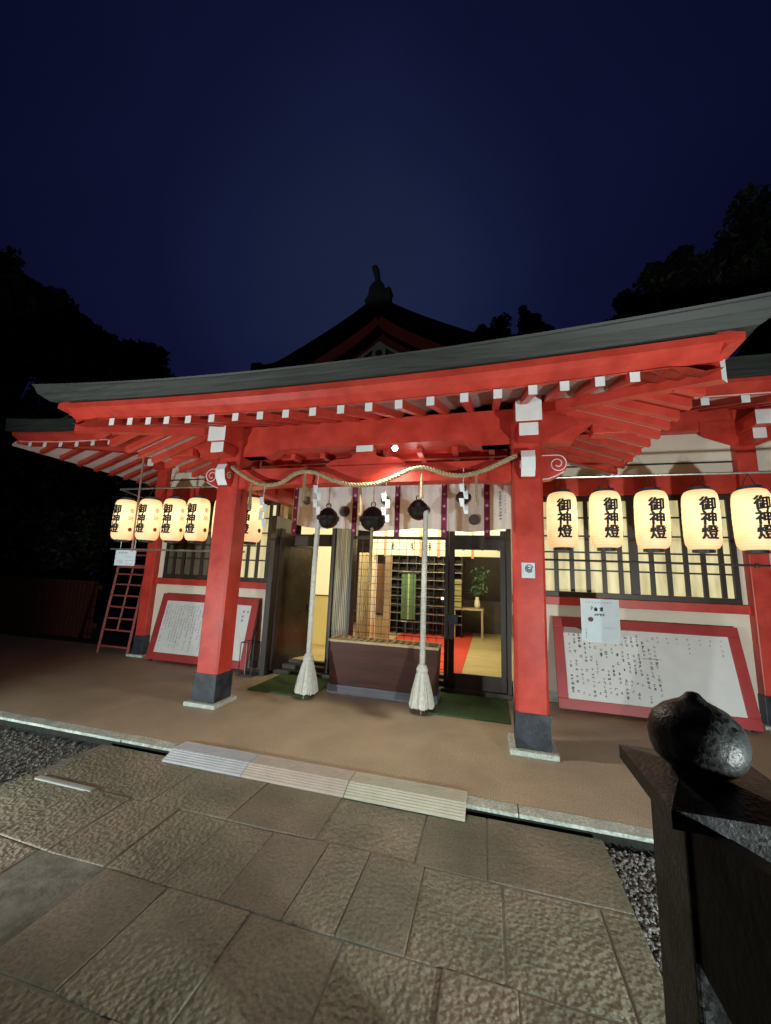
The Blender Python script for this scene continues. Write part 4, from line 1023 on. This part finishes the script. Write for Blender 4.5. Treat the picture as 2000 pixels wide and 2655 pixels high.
def sheet(name, x0, x1, y, z0, z1, tiltx, lab_, cat, fill):
    b = thing(name, ((x0 + x1) / 2, y, z0), lab_, cat)
    m = MB(); m.box(x0, x1, y - .004, y, z0, z1); s = m.obj('sheet', mat('pale_blue_paper', (.60, .71, .76), .6, .05, 10, .05, 60) if name == 'poster' else PAPER, b)
    fill(b, x0, x1, y - .0055, z0, z1)
    if tiltx: b.rotation_euler = (tiltx, 0, 0)
    return b
def fill_poster(b, x0, x1, y, z0, z1):
    m = MB(); w = x1 - x0; h = z1 - z0
    t = text_bm('7', .05, .002); add_bm(m, t, Matrix.Translation((x0 + w * .29, y, z0 + h * .775)))
    for i in range(2):
        for k in range(2): scribble(m, x0 + w * (.40 + .14 * k), z0 + h * .765, .05, y, blocky=True); 
    for k in range(4): scribble(m, x0 + w * (.38 + .07 * k), z0 + h * .635, .034, y, blocky=True)
    for k in range(9): scribble(m, x0 + w * (.15 + .08 * k), z0 + h * .92, .02, y)
    for k in range(6): scribble(m, x0 + w * .12, z0 + h * (.30 - .042 * k), .018, y)
    for k in range(5): scribble(m, x0 + w * (.62 + .05 * k), z0 + h * .34, .014, y)
    m.obj('writing', INKG, b)
    m = MB(); m.prism([(x0 + w * .25 + .028 * math.cos(a), z0 + h * .52 + .026 * math.sin(a)) for a in lin(0, 6.0, 15)], y - .0005, y + .0005, 'Y'); m.obj('seal', mat('plum_ink', (.14, .035, .06), .7, .3, 60, 0), b)
    m = MB()
    for a in (x0, x1 - .006): m.box(a, a + .006, y - .001, y + .004, z0, z1)
    m.box(x0 + .0061, x1 - .0061, y - .001, y + .004, z1 - .006, z1); m.box(x0 + .0061, x1 - .0061, y - .001, y + .004, z0, z0 + .006); m.obj('edge', WHITE, b)
sheet('poster', .995, 1.385, 4.93, .825, 1.295, 0, 'pale blue poster with a plum seal, clipped above the right board', 'poster', fill_poster)
m = MB(); m.box(1.02, 1.05, 4.932, 5.34, .93, .945); m.box(1.33, 1.36, 4.932, 5.34, .93, .945); tag(m.obj('poster_bracket', DMETAL, at=(1.19, 5.1, .93)), 'pair of thin arms holding the poster off the right board', 'bracket')
def fill_col(b, x0, x1, y, z0, z1):
    m = MB(); cx, cz = x0 + .065, z0 + .085
    for rr, a0, a1 in ((.034, .3, 5.6), (.022, 2, 7), (.012, 1, 6)):
        m.tube([(cx + rr * math.cos(a), y, cz + rr * math.sin(a)) for a in lin(a0, a1, 16)], .0035, 4)
    m.obj('emblem', INK, b)
    m = MB()
    for k in range(5): scribble(m, x0 + .014, z1 - .02 - k * .018, .012, y)
    m.obj('writing', INKG, b)
sheet('paper_notice', .283, .398, 3.788, 1.49, 1.628, 0, 'small white notice with a dark swirl pasted on the right porch column', 'notice', fill_col)
def fill_rack(b, x0, x1, y, z0, z1):
    m = MB(); w = x1 - x0
    for k in range(5): scribble(m, x0 + w * (.2 + .09 * k), z1 - .035, .024, y, blocky=True)
    for k in range(8): scribble(m, x0 + w * (.12 + .04 * k), z0 + .06, .014, y)
    for k in range(8): scribble(m, x0 + w * (.12 + .04 * k), z0 + .035, .014, y)
    for k in range(6): scribble(m, x0 + w * (.58 + .05 * k), z0 + .12, .016, y)
    m.obj('writing', INKG, b)
    m = MB(); m.tube([(x0 + w * .56, y, z0 + .07), (x0 + w * .9, y, z0 + .07), (x0 + w * .9, y, z0 + .02), (x0 + w * .56, y, z0 + .02), (x0 + w * .56, y, z0 + .07)], .0015, 4); m.obj('box_line', INKR, b)
sheet('rack_notice', -5.03, -4.68, LY - .014, 1.465, 1.675, 0, 'white paper notice hung on the lower pole over the red rack', 'notice', fill_rack)

K1 = thing('plaque_rack', (-6.15, 5.4, 0), 'tall open red wooden rack with crossbars, left of the hall', 'rack')
def ln(t): return 5.36 + .22 * t
for x in (-6.43, -5.80):
    m = MB(); m.tube([(x, ln(0), 0.001), (x - .04, ln(1), 1.75)], .024, 4); m.obj('post', mat('rack_red', (.26, .05, .04), .6, .2, 8, .1, 50) if 'rack_red' not in MATS else MATS['rack_red'], K1)
m = MB(); m.tube([(-6.115, ln(.17), .38), (-6.15, ln(1), 1.60)], .018, 4); m.obj('upright', MATS['rack_red'], K1)
for i, z in enumerate((.38, .57, .76, .95, 1.14, 1.32, 1.46, 1.66, 1.74, .12)):
    m = MB(); y = ln(z / 1.75); m.box(-6.43 - .04 * z / 1.75, -5.80 - .04 * z / 1.75, y - .016, y + .016, z - (.03 if i == 6 else .013), z + (.03 if i == 6 else .013)); m.obj('crossbar', MATS['rack_red'], K1)

U0 = thing('wire_stand', (-3.33, 5.12, 0), 'small black wire umbrella stand at the foot of the left door', 'stand')
m = MB(); m.tube([(-3.43 + .2 * (k in (1, 2)), 5.02 + .18 * (k in (2, 3)), .45) for k in (0, 1, 2, 3, 0)], .006, 5); m.obj('top_rail', BLACK, U0)
m = MB(); m.box(-3.45, -3.21, 5.0, 5.22, .001, .025, .004); m.obj('tray', BLACK, U0)
for x, y in ((-3.43, 5.02), (-3.23, 5.02), (-3.33, 5.02), (-3.23, 5.2), (-3.43, 5.2)):
    m = MB(); m.tube([(x, y, .025), (x, y, .45)], .006, 5); m.obj('wire', METAL if x == -3.33 else BLACK, U0)
m = MB(); m.tube([(-3.27, 5.10, .03), (-3.27, 5.10, .56), (-3.25, 5.10, .60), (-3.20, 5.10, .60), (-3.19, 5.10, .55)], .007, 6); tag(m.obj('umbrella_handle', BLACK, at=(-3.27, 5.1, .03)), 'thin black crook handle standing in the wire stand', 'umbrella')

# lamp on the porch beam
D0 = thing('porch_lamp', (-.975, 3.80, 2.80), 'small round white lamp shining under the porch beam', 'lamp')
m = MB(); m.lathe([(.001, 0), (.022, .003), (.030, .014), (.022, .028)], (0, 0, 0), 18)
bmesh.ops.transform(m.b, matrix=Matrix.Translation((-.965, 3.795, 2.80)) @ Matrix.Rotation(R(90), 4, 'X') @ Matrix.Rotation(R(180), 4, 'X'), verts=m.b.verts[:]); m.obj('lens', BULB, D0, True)
m = MB(); m.box(-.99, -.94, 3.80, 3.846, 2.79, 2.84, .004); m.obj('housing', WHITE, D0)
l = bpy.data.lights.new('porch_lamp_light', 'POINT'); l.energy = 1.6; l.color = (1, .92, .82); l.shadow_soft_size = .12
o = bpy.data.objects.new('porch_lamp_light', l); COL.objects.link(o); o.location = (-.80, 4.20, 2.72)

# ------------------------------------------------------------------ stone post in the foreground
G0 = thing('stone_post', (.43, 1.0, -.15), 'dark granite railing post with an onion shaped finial and a thick black rail', 'post')
m = MB(); m.box(.345, .515, .92, 1.09, -.15, 1.035, .006); m.obj('shaft', GRANITE, G0)
m = MB(); m.loft([[(.305, .862, 1.036), (.56, .862, 1.036), (.56, 1.15, 1.036), (.305, 1.15, 1.036)], [(.305, .862, 1.066), (.56, .862, 1.066), (.56, 1.15, 1.066), (.305, 1.15, 1.066)], [(.36, .965, 1.086), (.445, .965, 1.086), (.445, 1.045, 1.086), (.36, 1.045, 1.086)]]); m.obj('cap', GRANITE, G0)
m = MB(); pr = [(.045, 1.088), (.062, 1.096), (.076, 1.110), (.083, 1.130), (.0845, 1.150), (.081, 1.170), (.072, 1.188), (.056, 1.203), (.038, 1.213), (.025, 1.219), (.017, 1.227), (.011, 1.234), (.0005, 1.237)]
m.lathe(pr, (.411, 1.005, 0), 40); m.obj('finial', GRANITE, G0, True)
m = MB(); m.loft([[(.352, y, .80), (.386, y, .80), (.386, y, t), (.352, y, t)] for y, t in ((.918, 1.012), (.85, 1.042), (.70, 1.082), (.5, 1.12), (.2, 1.16), (-.2, 1.20), (-.8, 1.24))]); m.obj('rail', BLACKSTONE, G0)

# ------------------------------------------------------------------ trees, hedge, fence
def leaves(m, c, rad, n, size):
    for _ in range(n):
        d = Vector((random.gauss(0, 1), random.gauss(0, 1), random.gauss(0, 1))).normalized() * (random.random() ** .45)
        p = Vector(c) + Vector((d.x * rad[0], d.y * rad[1], d.z * rad[2]))
        p += Vector((noise.noise(p * .9), noise.noise(p * .9 + Vector((9, 0, 0))), noise.noise(p * .9 + Vector((0, 9, 0))))) * .5 * rad[2]
        a = Vector((random.uniform(-1, 1), random.uniform(-1, 1), random.uniform(-1, 1))).normalized() * size * random.uniform(.6, 1.3)
        q = a.cross(Vector((random.random() - .5, random.random() - .5, random.random() - .5))).normalized() * size * .45
        m._f([m.b.verts.new(p - a), m.b.verts.new(p + q), m.b.verts.new(p + a), m.b.verts.new(p - q)])
def tree(base, h, blobs, lab_, n, size, grp='trees round the shrine'):
    t = thing('tree', base, lab_, 'tree', grp)
    top = Vector((base[0], base[1], h)); m = MB()
    r = max(.18, h * .025)
    m.tube([Vector(base), Vector(base).lerp(top, .5) + Vector((.2, .1, 0)), top], [r * 1.4, r, r * .4], 10)
    for c, rad in blobs: m.tube([Vector(base).lerp(top, .55), Vector(base).lerp(Vector(c), .8), Vector(c)], [r * .6, r * .35, r * .1], 6)
    m.obj('trunk', BARK, t)
    m = MB(); vol = sum(b[1][0] * b[1][2] for b in blobs)
    for c, rad in blobs:
        k = max(3, int(6 * rad[0] * rad[2] / 2)); nn = int(n * rad[0] * rad[2] / vol)
        for _ in range(k):
            d = Vector((random.gauss(0, 1), random.gauss(0, 1), random.gauss(0, 1))).normalized() * random.uniform(.45, .95)
            leaves(m, (c[0] + d.x * rad[0], c[1] + d.y * rad[1], c[2] + d.z * rad[2]), (rad[0] * .38, rad[1] * .38, rad[2] * .34), nn // k, size)
        leaves(m, c, (rad[0] * .8, rad[1] * .8, rad[2] * .75), nn // 2, size * 1.3)
    m.obj('crown', LEAF, t)
tree((8.4, 14.3, -.15), 13.5, [((8.9, 14, 12.7), (1.6, 1.8, 1.8)), ((10.6, 14, 12.0), (2.2, 1.8, 2.5)), ((8.0, 14, 11.4), (1.3, 1.4, 1.4)), ((9.4, 14, 10.4), (2.4, 1.8, 1.6))], 'tallest black tree at the right edge of the sky', 17000, .13)
tree((5.7, 14.6, -.15), 11.5, [((5.8, 14, 11.8), (1.0, 1.2, .8)), ((5.0, 14, 11.0), (.85, 1.1, .8)), ((6.7, 14, 11.6), (1.0, 1.2, 1.1)), ((6.0, 14, 10.2), (2.0, 1.5, 1.2))], 'black bushy tree rising behind the right end of the porch roof', 10000, .12)
for x, zt_, lb in ((-.75, 22.3, 'small far tree top left of three right of the gable'), (1.0, 22.9, 'middle far tree top right of the gable'), (3.2, 23.2, 'rightmost far tree top right of the gable')):
    tree((x, 30, -.15), zt_ - 1.5, [((x, 30, zt_ - 1.1), (1.05, 1.0, 1.3)), ((x + .3, 30, zt_ - 2.6), (1.9, 1.3, 1.6))], lb, 3200, .17)
tree((-27, 14.5, -.15), 17, [((-27.5, 14, 17.0), (2.6, 2, 2.2)), ((-24.0, 14, 15.9), (2.0, 1.6, .9)), ((-27.0, 14, 13.8), (3.6, 2.2, 2.4)), ((-23.4, 14, 13.6), (1.8, 1.5, .8))], 'large black tree at the left edge of the sky', 14000, .2)
tree((-19.3, 14.5, -.15), 12.5, [((-19.8, 14, 12.5), (1.8, 1.5, 1.3)), ((-17.2, 14, 11.6), (1.7, 1.5, 1.2)), ((-19.0, 14, 10.6), (3.0, 2, 1.6)), ((-22.2, 14, 12.0), (1.8, 1.5, 1.3))], 'black rounded tree behind the left end of the porch roof', 12000, .16)
tree((-13.0, 9.2, -.15), 5.5, [((-13.4, 9, 5.0), (2.2, 1.5, 2.0)), ((-11.2, 9, 3.8), (1.7, 1.3, 1.9)), ((-14.2, 9, 3.2), (2.4, 1.5, 1.6)), ((-11.0, 9.2, 2.2), (1.6, 1.2, 1.3))], 'low dark leafy tree behind the fence, left of the lanterns', 16000, .085)
tree((-15.6, 8.6, -.15), 6.0, [((-15.4, 8.4, 5.2), (2.0, 1.4, 2.2)), ((-13.6, 8.2, 2.0), (2.2, 1.2, 1.7)), ((-16.6, 8.4, 2.4), (2.0, 1.3, 2.0))], 'dark leafy tree at the far left edge, behind the slatted fence', 14000, .09)
m = MB()
for k in range(64): leaves(m, (random.uniform(-46, -13), random.uniform(18, 22), random.uniform(0, 7.5)), (2.6, 1.5, 2.0), 420, .26)
tag(m.obj('far_wood', LEAF), 'dark mass of woodland far behind the fence at the left', 'woodland')['kind'] = 'stuff'
FN = thing('fence', (-10.4, 6.5, -.15), 'dim reddish slatted wooden fence in the dark at the far left', 'fence')
m = MB()
for k in range(38): m.box(-12.4 + k * .115, -12.4 + k * .115 + .07, 6.5, 6.53, -.15, 1.12, .003)
m.obj('slats', FENCE, FN)
m = MB(); m.box(-12.5, -8.0, 6.53, 6.57, .95, 1.05, .003); m.box(-12.5, -8.0, 6.53, 6.57, .15, .25, .003); m.obj('rail', FENCE, FN)
